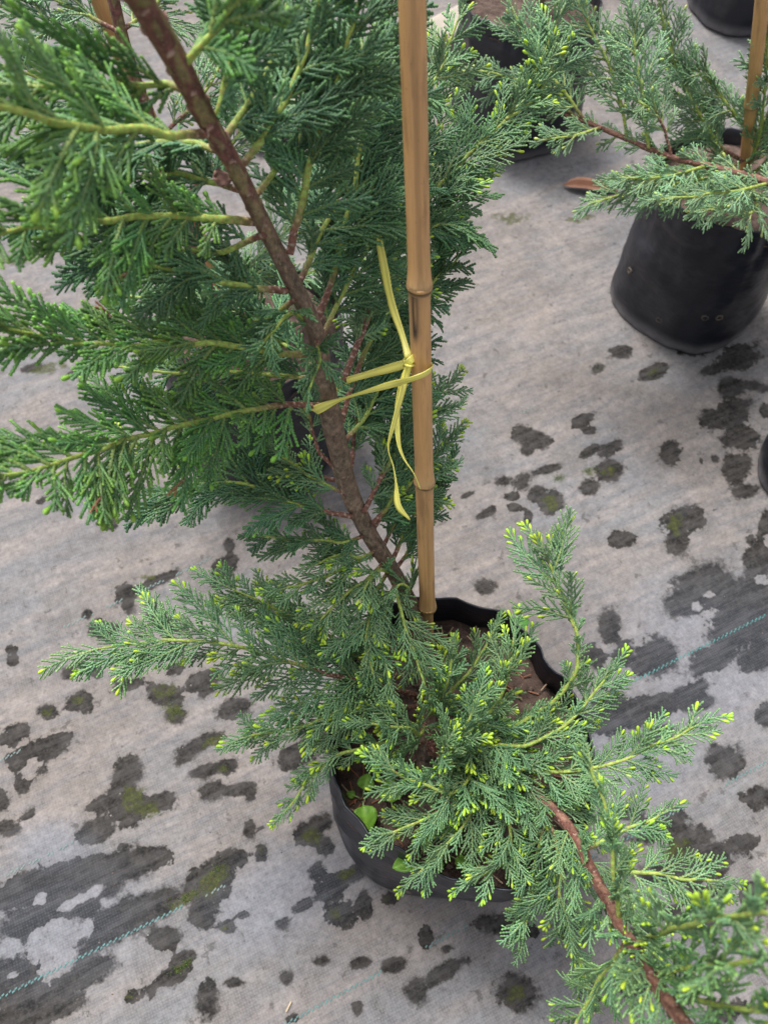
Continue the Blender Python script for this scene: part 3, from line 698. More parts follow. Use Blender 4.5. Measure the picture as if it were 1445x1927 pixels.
# ------------------------------------------------------------------ woody stems
BROWN, BROWN2 = np.array((0.135, 0.058, 0.040)), np.array((0.20, 0.085, 0.060))
YGRN = np.array((0.33, 0.47, 0.10)); ORNG = np.array((0.48, 0.24, 0.07)); PALE = np.array((0.50, 0.38, 0.30))
def stem_mesh(poly, r0, r1, wood, seed=0, pitch=0.0088, ygreen=YGRN, step=0.0016, power=1.0, relief=0.17):
    P_, s = resample(poly, step); T, N, B = frames(P_); n = len(P_); L = s[-1]; K = 12
    u = s / L; V = np.zeros((n, K, 3)); C = np.zeros((n, K, 3))
    rad = r0 + (r1 - r0) * u ** power
    pt = pitch * (0.55 + 0.45 * rad / r0)
    ph = np.cumsum(np.r_[0, np.diff(s)] / pt)
    wob = np.array([0.10 * fnoise((x * 60, seed, 0)) for x in s])
    for j in range(K):
        a = j / K * 2 * math.pi; c4 = a / (math.pi / 2); cl = math.floor(c4 + 0.5) % 4; ac = (c4 + 0.5) % 1.0 * 2 - 1
        b = (ph + 0.5 * (cl % 2) + 0.13 * ac * ac) % 1.0
        rr = rad * (0.93 + relief * b * (1 - 0.5 * abs(ac)) + wob)
        V[:, j] = P_[:, :3] + N * (np.cos(a) * rr)[:, None] + B * (np.sin(a) * rr)[:, None]
        w = np.clip((u - wood + 0.07) / 0.14, 0, 1)[:, None]
        br = BROWN + (BROWN2 - BROWN) * (1 - b)[:, None]
        tipb = (b > 0.86)[:, None] * (0.45 + 0.4 * (abs(ac) < .7))
        br = br * (1 - tipb) + PALE * tipb * .9
        ygc = ygreen * (1.0 - 0.25 * b[:, None]); e2 = (b > 0.82)[:, None] * 0.45
        ygc = ygc * (1 - e2) + ORNG * e2
        C[:, j] = br * (1 - w) + ygc * w
    mb = MB(); mb.add(V.reshape(-1, 3), ring_faces(n, K), C.reshape(-1, 3))
    return mb.mesh('stem', M_STEM)
def trunk_mesh(poly, seed=0, old_until=0.45, pitch=0.030, OL=(0.215, 0.170, 0.080), MA=(0.150, 0.062, 0.052)):
    P_, s = resample(poly, 0.0015); T, N, B = frames(P_); n = len(P_); L = s[-1]; K = 36; u = s / L
    V = np.zeros((n, K, 3)); C = np.zeros((n, K, 3))
    OL, MA, GB = np.array(OL), np.array(MA), np.array((0.150, 0.112, 0.080))
    for i in range(n):
        r = P_[i, 3]; old = 1 - min(1, max(0, (u[i] - old_until) / 0.10))
        for j in range(K):
            a = j / K * 2 * math.pi; c4 = a / (math.pi / 2); cl = math.floor(c4 + 0.5) % 4; ac = (c4 + 0.5) % 1.0 * 2 - 1
            b = (s[i] / pitch + 0.5 * (cl % 2) + 0.10 * fnoise((s[i] * 30, cl, seed)) + .18 * ac * ac) % 1.0
            d = max(abs(ac) * (0.75 + 0.5 * b), abs(b - .5) * 2 * 0.98)
            nz = fnoise((math.cos(a) * 2.5, math.sin(a) * 2.5, s[i] * 90 + seed)); nz2 = fnoise((math.cos(a) * 6, math.sin(a) * 6, s[i] * 260 + seed))
            hsh = fnoise((cl * 3.7 + seed, math.floor(s[i] / pitch + 0.5 * (cl % 2)) * 1.9, 0.5))
            nz3 = fnoise((math.cos(a) * 1.2, math.sin(a) * 1.2, s[i] * 38 + seed))
            e = min(1, max(0, (d + 0.45 * nz + 0.5 * nz3 + 0.5 * hsh - 0.52) / 0.25))
            cy = OL * (1 + .3 * nz2) * (1 - e) + MA * (1 + .4 * nz) * e
            tip = 1.0 if (b > 0.93 and abs(ac + .4 * hsh) < 0.42 + .35 * nz and hsh > -0.22) else 0.0
            cy = cy * (1 - .75 * tip) + np.array((0.46, 0.33, 0.26)) * .75 * tip
            go = GB * 1.15 * (1 + 0.5 * nz3 + 0.5 * nz + 0.55 * nz2)
            rd = min(1, max(0, 0.5 + 1.6 * nz3)); go = go * (1 - .45 * rd) + np.array((0.15, 0.085, 0.062)) * (1 + .6 * nz2) * .45 * rd
            ln = math.exp(-((s[i] / 0.019 + .55 * nz + 0.35 * math.sin(a + seed) + .4 * nz3) % 1.0 / 0.06) ** 2) * (1 if nz2 > -.1 else 0)
            go = go * (1 - .5 * ln) + np.array((0.42, 0.31, 0.20)) * .5 * ln
            C[i, j] = cy * (1 - old) + go * old
            rr = r * (1 + (1 - old) * (0.05 * (b - .5) + 0.16 * tip) + old * (0.05 * nz + 0.035 * nz2 + 0.03 * ln))
            V[i, j] = P_[i, :3] + N[i] * math.cos(a) * rr + B[i] * math.sin(a) * rr
    mb = MB(); mb.add(V.reshape(-1, 3), ring_faces(n, K), np.clip(C, 0.01, 1).reshape(-1, 3))
    return mb.mesh('trunk', M_BARK)

class Tree:
    def __init__(s, base, label, cat='tree', group='potted conifer trees'):
        s.root = tag(empty('cypress_tree', base), label, cat, group); s.items = []
    def trunk(s, pts, **kw):
        s.poly = catmull([list(p) + [r] for p, r in pts], 10)
        s.tr = child_world('trunk', trunk_mesh(s.poly, **kw), s.root)
    def branch(s, pts, style, Lmax, r0=0.0034, r1=0.0011, wood=0.3, sp=0.0080, skip=0.10, nrm=None, jit=0.32, keep=(1, 1), ang=48, end=None, power=0.62, droop=0.0, sweep=0.0, world=False, stem=None):
        """pts: photo pixel + distance along the view axis, trunk end first"""
        g = np.random.default_rng(len(s.items) * 7 + int(abs(pts[0][0])) + 3)
        Lmax *= {'dark': 1.32, 'green': 1.32, 'lime': 1.28, 'soft': 1.28, 'loose': 1.15}[style]
        pw = [Vector(p) if world else P(*p) for p in pts]
        poly = catmull(pw, 10); sd0 = g.uniform(0, 90)
        for q in range(2, len(poly)):
            f = min(1, q / 12) * 0.0026
            poly[q] += np.array((fnoise((q * .16, sd0, 1)), fnoise((q * .16, sd0, 5)), fnoise((q * .16, sd0, 9)))) * f
        bo = child_world('branch', (trunk_mesh(np.c_[poly, np.linspace(r0, r1, len(poly))], seed=pts[0][1] % 17, old_until=-1, pitch=.017, OL=(.22, .115, .08), MA=(.125, .050, .038)) if stem == 'limb' else stem_mesh(poly, r0 * .85, r1, wood, g.uniform(0, 50))), s.root)
        Q, ss = resample(poly, 0.002); L = ss[-1]; T = np.gradient(Q, axis=0); T /= np.linalg.norm(T, axis=1, keepdims=True)
        k = max(1, int(L * (1 - skip) / sp)); side = 1 if g.random() < .5 else -1
        def put(p, D, N, ln):
            D = D / np.linalg.norm(D); N = N - D * N.dot(D); N = N / np.linalg.norm(N); Y = np.cross(N, D)
            si = int(np.argmin([abs(x - ln) for x in SIZES])); sc = ln / SIZES[si]; sc = min(1.3, max(.8, sc))
            if g.random() < .5: fl = -1
            else: fl = 1
            M = Matrix(((D[0], Y[0] * 1, N[0], p[0]), (D[1], Y[1], N[1], p[1]), (D[2], Y[2], N[2], p[2]), (0, 0, 0, 1))) @ Matrix.Diagonal((sc, sc, sc, 1))
            q = pix(Vector(p) + Vector(D) * ln * .5)
            vis = -40 < q[0] < W0 + 40 and -40 < q[1] < H0 + 40
            s.items.append((bo, M, style, si, int(g.integers(NV)), ln / max(.2, q[2]) if vis else 0))
        for i in range(k):
            u = skip + (1 - skip) * (i + g.uniform(.1, .9)) / k; u = min(u, .995); side = -side
            if g.random() > keep[0 if side > 0 else 1]: continue
            ii = min(len(Q) - 1, int(u * (len(Q) - 1))); p = Q[ii]; t = T[ii]
            tocam = np.array((-p[0], -p[1], HC - p[2])); tocam /= np.linalg.norm(tocam)
            n0 = np.array(nrm, float) if nrm is not None else 0.62 * tocam + np.array((0, 0, .5))
            n0 = n0 / np.linalg.norm(n0) + g.normal(size=3) * jit
            n0 = n0 - t * n0.dot(t); n0 /= np.linalg.norm(n0)
            S = np.cross(n0, t) * side
            a = R(ang - 16 * u + g.uniform(-9, 9))
            ln = Lmax * (0.36 + 0.64 * (1 - u) ** power) * min(1, .55 + 2.2 * (u - skip)) * g.uniform(.55, 1.28)
            up = g.random() < .34
            if up: a *= g.uniform(.35, .9); ln *= .8
            D = t * math.cos(a) + S * math.sin(a) + np.array((0, 0, -droop)) + n0 * (g.uniform(.12, .60) if up else g.uniform(-.22, .18)) + np.array((0, 0, sweep))
            put(p, D, n0, ln)
        t = T[-1]; tocam = -Q[-1] + np.array((0, 0, HC)); put(Q[-1], t, tocam + g.normal(size=3) * .3, (end or Lmax * .5))
        return bo
    def finish(s, limit=300):
        it = sorted(s.items, key=lambda x: -x[5])
        for (bo, M, st, si, v, sc) in it[:limit]:
            o = link('spray', SPR[(st, si, v)], bo)
            o.matrix_parent_inverse = bo.matrix_parent_inverse @ Matrix.Translation(-Vector((0, 0, 0)))
            o.matrix_parent_inverse = Matrix.Identity(4)
            o.matrix_local = M
        rest = it[limit:]
        if rest: foliage_points(s.root, rest)

PROTO = None; PIDX = {}
def foliage_points(root, items):
    """the sprays beyond the limit: one object, the same spray meshes set on points"""
    global PROTO
    if PROTO is None:
        PROTO = bpy.data.collections.new('spray_shapes')
        for n, (key, me) in enumerate(SPR.items()):
            o = bpy.data.objects.new('spray_shape_%03d' % n, me); PROTO.objects.link(o); PIDX[key] = n
    me = bpy.data.meshes.new('foliage'); n = len(items)
    me.vertices.add(n)
    base = wloc(root)
    co = np.array([list(x[1].to_translation() - base) for x in items], np.float32)
    me.vertices.foreach_set('co', co.ravel())
    rot = np.array([list(x[1].to_euler()) for x in items], np.float32)
    a = me.attributes.new('rot', 'FLOAT_VECTOR', 'POINT'); a.data.foreach_set('vector', rot.ravel())
    a = me.attributes.new('scl', 'FLOAT', 'POINT'); a.data.foreach_set('value', np.array([x[1].to_scale()[0] for x in items], np.float32))
    a = me.attributes.new('idx', 'INT', 'POINT'); a.data.foreach_set('value', np.array([PIDX[(x[2], x[3], x[4])] for x in items], np.int32))
    me.materials.append(M_FOL)
    o = tag(link('foliage', me, root), kind='stuff')
    ng = bpy.data.node_groups.new('spray_foliage', 'GeometryNodeTree')
    ng.interface.new_socket('Geometry', in_out='INPUT', socket_type='NodeSocketGeometry'); ng.interface.new_socket('Geometry', in_out='OUTPUT', socket_type='NodeSocketGeometry')
    gi, go = ng.nodes.new('NodeGroupInput'), ng.nodes.new('NodeGroupOutput')
    ci = ng.nodes.new('GeometryNodeCollectionInfo'); ci.inputs['Collection'].default_value = PROTO; ci.inputs['Separate Children'].default_value = True; ci.inputs['Reset Children'].default_value = True
    ip = ng.nodes.new('GeometryNodeInstanceOnPoints'); ip.inputs['Pick Instance'].default_value = True
    def na(name, dt):
        q = ng.nodes.new('GeometryNodeInputNamedAttribute'); q.data_type = dt; q.inputs['Name'].default_value = name
        return q.outputs['Attribute']
    ng.links.new(gi.outputs[0], ip.inputs['Points']); ng.links.new(ci.outputs[0], ip.inputs['Instance'])
    ng.links.new(na('idx', 'INT'), ip.inputs['Instance Index'])
    er = ng.nodes.new('FunctionNodeEulerToRotation'); ng.links.new(na('rot', 'FLOAT_VECTOR'), er.inputs[0]); ng.links.new(er.outputs[0], ip.inputs['Rotation'])
    ng.links.new(na('scl', 'FLOAT'), ip.inputs['Scale']); ng.links.new(ip.outputs[0], go.inputs[0])
    md = o.modifiers.new('sprays', 'NODES'); md.node_group = ng

# ------------------------------------------------------------------ the staked tree
T1 = Tree(P(800, 1430, .925), 'young conifer with leaning scaly trunk tied to a bamboo stake in the near bag')
T1.trunk([(P(800,1450,.945), .0115), (P(800,1430,.925), .0105), (P(803,1300,.92), .0098), (P(790,1180,.912), .0092), (P(745,1085,.87), .0088), (P(692,1000,.83), .0092), (P(656,920,.79), .0098), (P(638,850,.757), .0100),
          (P(622,780,.727), .0102), (P(606,690,.69), .0086), (P(592,620,.66), .0076), (P(545,520,.62), .0068), (P(490,410,.575), .0062), (P(440,310,.53), .0064), (P(395,235,.50), .0067), (P(330,110,.45), .0073), (P(265,0,.41), .0074), (P(205,-110,.365), .0070), (Vector((-.150, .405, 1.17)), .0050), (Vector((-.158, .425, 1.36)), .0018)], seed=3, old_until=0.50)
B = T1.branch
# left side, top to bottom
B([(392,252,.50),(330,250,.478),(230,243,.455),(120,228,.415),(20,208,.385),(-80,190,.355)], 'green', .062, .0036, .0014, .12, keep=(.7,1), jit=.28, ang=54)
B([(478,418,.578),(400,410,.555),(300,407,.535),(190,413,.505),(80,425,.465),(-40,440,.43)], 'green', .060, .0038, .0013, .07, jit=.22, ang=54)
B([(540,548,.622),(470,540,.605),(380,522,.59),(280,500,.575),(180,480,.56)], 'dark', .058, .0034, .0012, .16, jit=.3)
B([(590,668,.665),(520,663,.648),(440,652,.63),(340,645,.605),(230,648,.575),(120,640,.55),(30,620,.52),(-40,590,.50)], 'green', .062, .0036, .0012, .08, jit=.26)
B([(612,764,.715),(540,762,.692),(470,772,.668),(390,790,.645),(300,812,.62),(215,838,.59),(120,868,.55),(20,893,.51),(-50,905,.48)], 'green', .062, .0036, .0013, .20, jit=.16, ang=58, sp=.0066)
B([(662,972,.80),(600,960,.79),(530,940,.783),(450,910,.772),(370,920,.762),(300,950,.752)], 'dark', .058, .0032, .0011, .22, jit=.3, ang=44)
B([(640,905,.79),(560,890,.80),(450,868,.80),(330,848,.79),(225,838,.78)], 'lime', .050, .003, .0011, .2, jit=.4)
B([(610,705,.69),(540,650,.70),(440,590,.715),(340,560,.72),(240,560,.72)], 'dark', .066, .003, .0011, .12, jit=.4)
B([(606,715,.70),(520,705,.715),(420,700,.72),(310,700,.72),(220,690,.71)], 'dark', .060, .003, .0011, .12, jit=.4)
B([(560,560,.63),(500,600,.65),(430,610,.665),(330,600,.67)], 'dark', .060, .003, .0011, .12, jit=.4)
B([(500,440,.58),(420,470,.60),(330,470,.61),(220,450,.60),(120,440,.59)], 'dark', .064, .003, .0011, .12, jit=.4)
B([(460,360,.55),(390,340,.555),(300,330,.56),(190,340,.555),(90,330,.54)], 'dark', .066, .003, .0011, .12, jit=.35)
B([(430,290,.53),(360,270,.54),(280,270,.545),(180,290,.545),(90,290,.54)], 'dark', .058, .003, .0011, .12, jit=.4)
B([(360,170,.475),(310,160,.48),(240,160,.48),(150,170,.475),(60,160,.465)], 'green', .056, .003, .0011, .12, jit=.4)
B([(642,895,.772),(604,850,.757),(586,800,.745),(575,760,.735)], 'lime', .034, .0032, .0013, .85, jit=.5, skip=.5)
B([(650,930,.785),(600,905,.79),(560,880,.79),(525,850,.785)], 'lime', .045, .0026, .0011, .15, jit=.4)
B([(592,625,.66),(560,590,.64),(530,600,.62),(500,640,.61)], 'dark', .036, .0024, .0011, .2, jit=.4)
B([(596,640,.66),(600,680,.64),(585,730,.63)], 'dark', .034, .0022, .0011, .2, jit=.4)
# right side and behind
B([(545,478,.595),(556,425,.585),(575,340,.575),(605,240,.56),(640,130,.545),(675,10,.525),(690,-60,.51)], 'dark', .058, .0036, .0013, .16, jit=.35)
B([(597,605,.66),(622,530,.66),(645,440,.652),(668,340,.645),(690,230,.635),(715,110,.62),(730,0,.60)], 'dark', .064, .0036, .0013, .18, jit=.35)
B([(645,720,.70),(690,605,.715),(722,535,.73),(765,440,.745),(815,365,.75),(880,290,.745),(950,225,.735),(1005,140,.72),(1040,60,.71)], 'lime', .062, .0036, .0012, .22, jit=.35, sp=.0064)
B([(642,795,.735),(668,710,.74),(708,622,.755),(760,560,.78),(810,500,.79),(850,440,.79)], 'dark', .064, .0033, .0012, .30, jit=.35)
B([(658,905,.782),(664,850,.785),(672,785,.79),(700,690,.80),(735,600,.81),(770,520,.82)], 'dark', .060, .003, .0011, .30, jit=.4)
B([(684,965,.80),(720,895,.812),(762,830,.83),(805,775,.845),(835,730,.85)], 'lime', .066, .0033, .0012, .32, jit=.35, keep=(1,1))
B([(700,985,.815),(755,930,.84),(800,880,.86),(840,830,.87)], 'lime', .064, .003, .0011, .15, jit=.4)
B([(735,1062,.86),(770,985,.875),(805,930,.885),(835,890,.89)], 'dark', .055, .003, .0011, .2, jit=.4)
B([(700,1000,.83),(735,940,.83),(740,880,.83),(735,800,.83)], 'dark', .06, .003, .0011, .2, jit=.4)
B([(640,840,.755),(690,780,.77),(730,700,.785),(760,640,.80)], 'dark', .064, .003, .0011, .15, jit=.4)
B([(600,650,.68),(640,560,.69),(690,470,.70),(740,380,.71),(790,260,.71)], 'dark', .066, .003, .0011, .12, jit=.4)
B([(560,540,.63),(600,450,.64),(640,360,.65),(690,300,.66),(760,220,.67)], 'dark', .064, .003, .0011, .12, jit=.4)
B([(400,245,.505),(425,160,.49),(445,60,.475),(460,-50,.46)], 'dark', .058, .0034, .0012, .1, jit=.35)
B([(450,320,.535),(500,250,.535),(555,150,.53),(590,40,.52),(610,-50,.51)], 'dark', .060, .0032, .0012, .1, jit=.35)
B([(340,130,.455),(400,60,.44),(460,-20,.43)], 'green', .055, .003, .0012, .1, jit=.35)
B([(470,380,.56),(520,320,.57),(580,230,.585),(650,170,.59),(700,60,.59)], 'dark', .062, .003, .0012, .1, jit=.4)
B([(415,270,.515),(470,190,.53),(520,90,.54),(545,-20,.54)], 'dark', .060, .003, .0012, .1, jit=.4)
B([(765,440,.745),(810,430,.75),(850,400,.752),(885,360,.75)], 'dark', .055, .0026, .0011, .0, jit=.3)
B([(760,560,.78),(800,545,.785),(840,505,.79),(865,480,.79)], 'dark', .050, .0024, .0011, .0, jit=.3)
B([(800,380,.76),(815,300,.76),(825,220,.75),(815,120,.74)], 'lime', .055, .0024, .0011, .0, jit=.3)
B([(950,225,.735),(1000,190,.73),(1050,120,.72)], 'lime', .045, .0022, .0011, .0, jit=.3)
B([(710,120,.66),(760,180,.69),(820,150,.70),(860,40,.69)], 'lime', .05, .002, .0011, .0, jit=.4)
B([(695,1005,.832),(645,1020,.812),(575,1015,.802),(500,1012,.80)], 'dark', .044, .0028, .0012, .2, jit=.35)
B([(712,1030,.842),(680,1050,.825),(640,1045,.815),(600,1060,.81)], 'lime', .040, .0026, .0012, .2, jit=.4)
B([(742,1075,.875),(772,1030,.89),(790,960,.90),(800,900,.905)], 'dark', .046, .0028, .0012, .2, jit=.4)
B([(718,1035,.86),(755,955,.88),(772,880,.885),(780,800,.885)], 'dark', .048, .0028, .0012, .2, jit=.4)
B([(738,1078,.862),(715,1075,.835),(690,1100,.825),(680,1140,.822)], 'lime', .040, .0024, .0012, .1, jit=.4)
B([(765,1125,.885),(770,1110,.86),(755,1100,.845),(735,1120,.838)], 'lime', .034, .0024, .0012, .1, jit=.4)
# low mantle
B([(702,1045,.842),(655,1065,.832),(595,1092,.822),(540,1108,.812)], 'lime', .050, .0028, .0012, .1, jit=.3, ang=50)
B([(720,1060,.85),(690,1090,.835),(640,1130,.825),(600,1170,.82)], 'lime', .046, .0026, .0012, .1, jit=.4)
B([(745,1095,.868),(725,1150,.855),(720,1220,.845),(735,1290,.84)], 'lime', .050, .0026, .0012, .1, jit=.35, ang=44)
B([(790,1310,.925),(720,1290,.885),(620,1268,.85),(520,1240,.822),(420,1212,.795),(300,1205,.772),(190,1222,.75)], 'lime', .088, .0038, .0012, .45, jit=.18, ang=48, sp=.0098)
B([(785,1320,.925),(690,1250,.91),(610,1190,.90),(530,1150,.89),(440,1110,.875)], 'lime', .080, .0034, .0012, .35, jit=.22, sp=.0095)
B([(790,1330,.92),(720,1330,.875),(640,1340,.85),(560,1370,.835),(470,1385,.825)], 'lime', .060, .0034, .0012, .3, jit=.35)
B([(795,1400,.915),(720,1400,.87),(640,1420,.85),(580,1470,.84),(545,1520,.835)], 'lime', .050, .0032, .0012, .3, jit=.35)
B([(800,1360,.915),(790,1380,.87),(760,1370,.835),(700,1360,.815)], 'lime', .052, .003, .0012, .2, jit=.3)
B([(803,1340,.92),(850,1300,.90),(900,1240,.895),(930,1190,.89)], 'lime', .045, .003, .0012, .2, jit=.4)
B([(803,1370,.915),(900,1380,.86),(1000,1350,.81),(1070,1290,.78),(1088,1230,.765),(1080,1170,.757)], 'lime', .034, .0036, .0018, .3, jit=.5, ang=34)
B([(1080,1180,.758),(1062,1130,.753),(1042,1085,.750),(1026,1048,.748)], 'lime', .058, .0018, .0012, .0, jit=.10, end=.040, power=.30, ang=40, sp=.0105, skip=.02)
B([(803,1385,.915),(880,1380,.85),(930,1330,.81),(955,1270,.79),(965,1205,.78)], 'lime', .058, .0034, .0012, .3, jit=.4)
B([(803,1390,.915),(900,1400,.85),(1000,1400,.805),(1080,1350,.785),(1140,1270,.775)], 'lime', .055, .0032, .0012, .3, jit=.4)
B([(803,1395,.915),(900,1430,.85),(1020,1450,.80),(1130,1442,.775),(1230,1405,.755),(1305,1368,.742)], 'lime', .056, .0034, .0012, .25, jit=.35)
B([(803,1400,.915),(880,1450,.85),(850,1490,.815),(790,1475,.80),(735,1450,.79)], 'lime', .060, .0032, .0012, .25, jit=.3)
B([(803,1405,.915),(900,1470,.85),(880,1540,.825),(830,1600,.815),(790,1640,.81)], 'lime', .056, .0032, .0012, .25, jit=.35)
B([(803,1405,.915),(930,1480,.84),(960,1560,.81),(950,1620,.80),(900,1650,.80)], 'lime', .056, .0032, .0012, .25, jit=.35)
B([(803,1400,.915),(850,1440,.855),(830,1420,.82),(870,1380,.80),(900,1310,.785)], 'lime', .055, .0032, .0012, .25, jit=.35)
B([(803,1400,.915),(900,1470,.85),(820,1530,.815),(730,1570,.805)], 'lime', .052, .0032, .0012, .25, jit=.35)
B([(740,1090,.868),(755,1150,.85),(775,1220,.845),(800,1290,.845)], 'lime', .052, .0026, .0012, .1, jit=.4, ang=44)
B([(730,1075,.862),(700,1130,.84),(690,1200,.835),(700,1270,.835)], 'lime', .055, .0026, .0012, .1, jit=.4, ang=44)
B([(803,1350,.92),(820,1330,.88),(840,1290,.86),(850,1240,.855)], 'lime', .050, .0026, .0012, .1, jit=.4, ang=44)
# the big low limb that comes toward the viewer
B([(803,1410,.92),(900,1440,.87),(1000,1490,.81),(1080,1572,.765),(1138,1690,.68),(1200,1800,.58),(1270,1900,.50),(1340,2000,.44)], 'lime', .058, .0060, .0048, 1.2, jit=.45, sp=.0085, skip=.10, keep=(.9, .9), end=.05, stem='limb')
B([(1010,1500,.80),(1050,1600,.785),(1055,1690,.79),(1080,1780,.80),(1110,1870,.805)], 'lime', .060, .0028, .0012, .2, jit=.22)
B([(1030,1530,.79),(1010,1610,.80),(1000,1680,.805),(985,1760,.81)], 'lime', .055, .0028, .0012, .2, jit=.25)
B([(1120,1650,.73),(1190,1640,.725),(1270,1650,.72),(1340,1655,.715)], 'lime', .050, .0026, .0012, .1, jit=.3)
B([(1165,1740,.64),(1155,1640,.615),(1140,1540,.60),(1112,1430,.59)], 'lime', .036, .0024, .0012, .05, jit=.4, ang=32)
B([(1190,1780,.60),(1240,1755,.53),(1320,1735,.46),(1400,1722,.41),(1470,1720,.38)], 'lime', .036, .0024, .0012, .1, jit=.35, sp=.0085)
B([(1225,1835,.56),(1300,1820,.49),(1380,1815,.43),(1460,1800,.39)], 'soft', .042, .0024, .0012, .1, jit=.4, sp=.0085)
B([(1240,1860,.54),(1320,1885,.49),(1400,1900,.44),(1470,1905,.41)], 'soft', .038, .0024, .0012, .1, jit=.4, sp=.0090)
B([(1180,1770,.61),(1130,1840,.64),(1090,1910,.66),(1060,1980,.67)], 'soft', .042, .0026, .0012, .1, jit=.35)
B([(1100,1600,.75),(1180,1560,.745),(1250,1530,.745)], 'lime', .040, .0024, .0012, .1, jit=.35)
# leader above the picture
for k, (z, a) in enumerate([(1.10, 2.6), (1.14, .3), (1.19, 1.9), (1.24, 3.6), (1.29, .9)]):
    p0 = Vector((-.152, .41, z)); d = Vector((math.cos(a), abs(math.sin(a)) * .7, .6))
    B([p0, p0 + d * .07, p0 + d * (.15 - .018 * k) + Vector((0, 0, .03))], 'dark', .045, .0028, .0012, .1, jit=.4, sp=.011, world=True)
T1.finish(300)

# ------------------------------------------------------------------ neighbours
T2 = Tree((0.632, 1.205, SOIL_Z + .02), 'pale blue green young conifer standing in the right planter bag')
T2.trunk([((0.632, 1.205, 0.26), .011), ((0.634, 1.20, 0.40), .010), ((0.65, 1.18, 0.62), .009), ((0.67, 1.16, .95), .007)], seed=5, old_until=.7)
B = T2.branch
B([(1392,300,1.30),(1350,270,1.27),(1300,190,1.23),(1265,110,1.19),(1240,10,1.15)], 'loose', .075, .004, .0013, .2, jit=.25)
B([(1410,250,1.27),(1370,200,1.24),(1320,140,1.21),(1285,120,1.2)], 'loose', .070, .0036, .0013, .1, jit=.25)
B([(1390,330,1.33),(1350,290,1.28),(1325,220,1.25),(1305,170,1.24)], 'loose', .062, .0034, .0013, .1, jit=.3)
B([(1395,340,1.33),(1330,360,1.25),(1250,370,1.20),(1180,365,1.17),(1120,380,1.16)], 'loose', .070, .0036, .0013, .2, jit=.3)
B([(1400,330,1.33),(1420,370,1.24),(1410,400,1.18),(1330,395,1.15)], 'loose', .070, .0034, .0013, .15, jit=.3)
B([(1400,330,1.33),(1430,250,1.25),(1440,150,1.18),(1440,60,1.12)], 'loose', .065, .0034, .0013, .15, jit=.3)
B([(1400,330,1.33),(1460,300,1.24),(1490,240,1.17),(1500,180,1.12)], 'loose', .065, .0034, .0013, .15, jit=.3)
B([(1400,300,1.31),(1345,330,1.26),(1270,345,1.2),(1190,340,1.17)], 'loose', .075, .0034, .0013, .15, jit=.3)
T2.finish(300)

T3 = Tree((0.865, 0.765, SOIL_Z + .02), 'neighbouring conifer at the right frame edge with a long bare red brown limb reaching left')
T3.trunk([((0.865, 0.765, 0.26), .011), ((0.862, 0.78, 0.42), .010), ((0.85, 0.80, 0.66), .008), ((0.84, .82, .92), .006)], seed=8, old_until=.7)
B = T3.branch
lb = [(1760,560,1.02),(1600,410,1.08),(1445,345,1.12),(1350,318,1.14),(1260,298,1.155),(1180,262,1.17),(1100,228,1.18),(1030,200,1.18)]
B(lb, 'loose', .055, .0062, .0030, .9, jit=.4, skip=.42, sp=.011, stem='limb')
B([(1262,298,1.155),(1255,260,1.14),(1235,215,1.12),(1200,190,1.10)], 'loose', .055, .0028, .0013, .7, jit=.3, skip=.3)
B([(1180,262,1.17),(1165,180,1.15),(1140,110,1.13),(1105,40,1.11),(1085,-30,1.1)], 'loose', .075, .003, .0013, .0, jit=.22)
B([(1100,228,1.18),(1060,170,1.16),(1010,110,1.14),(970,30,1.12)], 'loose', .070, .003, .0013, .1, jit=.25)
B([(1090,225,1.18),(1020,170,1.17),(940,140,1.165),(860,130,1.16)], 'loose', .060, .003, .0013, .1, jit=.25)
B([(1130,240,1.175),(1080,255,1.16),(1030,262,1.15)], 'loose', .045, .003, .0013, .1, jit=.25)
B([(1330,312,1.14),(1260,330,1.12),(1210,335,1.10),(1160,335,1.1)], 'loose', .05, .003, .0013, .0, jit=.25)
B([(1445,345,1.12),(1380,360,1.10),(1310,368,1.09),(1240,375,1.085)], 'loose', .05, .003, .0013, .0, jit=.25)
B([(1220,280,1.16),(1210,200,1.13),(1200,120,1.11),(1185,20,1.09)], 'loose', .07, .003, .0013, .0, jit=.25)
T3.finish(300)

T4 = Tree((-0.215, 0.862, SOIL_Z + .02), 'conifer staked behind the dark upper left branches with grey green foliage')
T4.trunk([((-0.215, 0.862, 0.26), .010), (P(400,560,1.13), .009), (P(320,330,1.00), .0085), (P(245,120,.90), .0075), (P(200,-60,.83), .0065)], seed=12, old_until=.6)
B = T4.branch
B([(320,330,1.0),(240,300,.98),(150,265,.96),(60,240,.94),(-30,220,.92)], 'loose', .07, .0034, .0012, .25, jit=.35)
B([(270,190,.93),(200,180,.92),(110,160,.9),(30,130,.88),(-50,110,.87)], 'loose', .07, .0034, .0012, .3, jit=.35)
B([(240,110,.9),(180,80,.89),(100,50,.87),(20,20,.85)], 'loose', .07, .0034, .0012, .3, jit=.35)
B([(225,60,.87),(280,20,.88),(330,-40,.87)], 'loose', .07, .0034, .0012, .2, jit=.35)
B([(225,60,.87),(150,20,.86),(70,-20,.85),(0,-50,.84)], 'loose', .06, .0034, .0012, .2, jit=.35)
B([(340,380,1.02),(430,280,1.02),(500,190,1.02),(560,110,1.01),(600,20,1.0)], 'loose', .075, .0034, .0012, .25, jit=.35)
B([(300,260,.97),(380,180,.98),(430,90,.98),(470,0,.98)], 'loose', .07, .0034, .0012, .25, jit=.35)
B([(400,560,1.13),(500,470,1.12),(590,390,1.11),(660,300,1.10),(720,200,1.08)], 'loose', .075, .0034, .0012, .25, jit=.35)
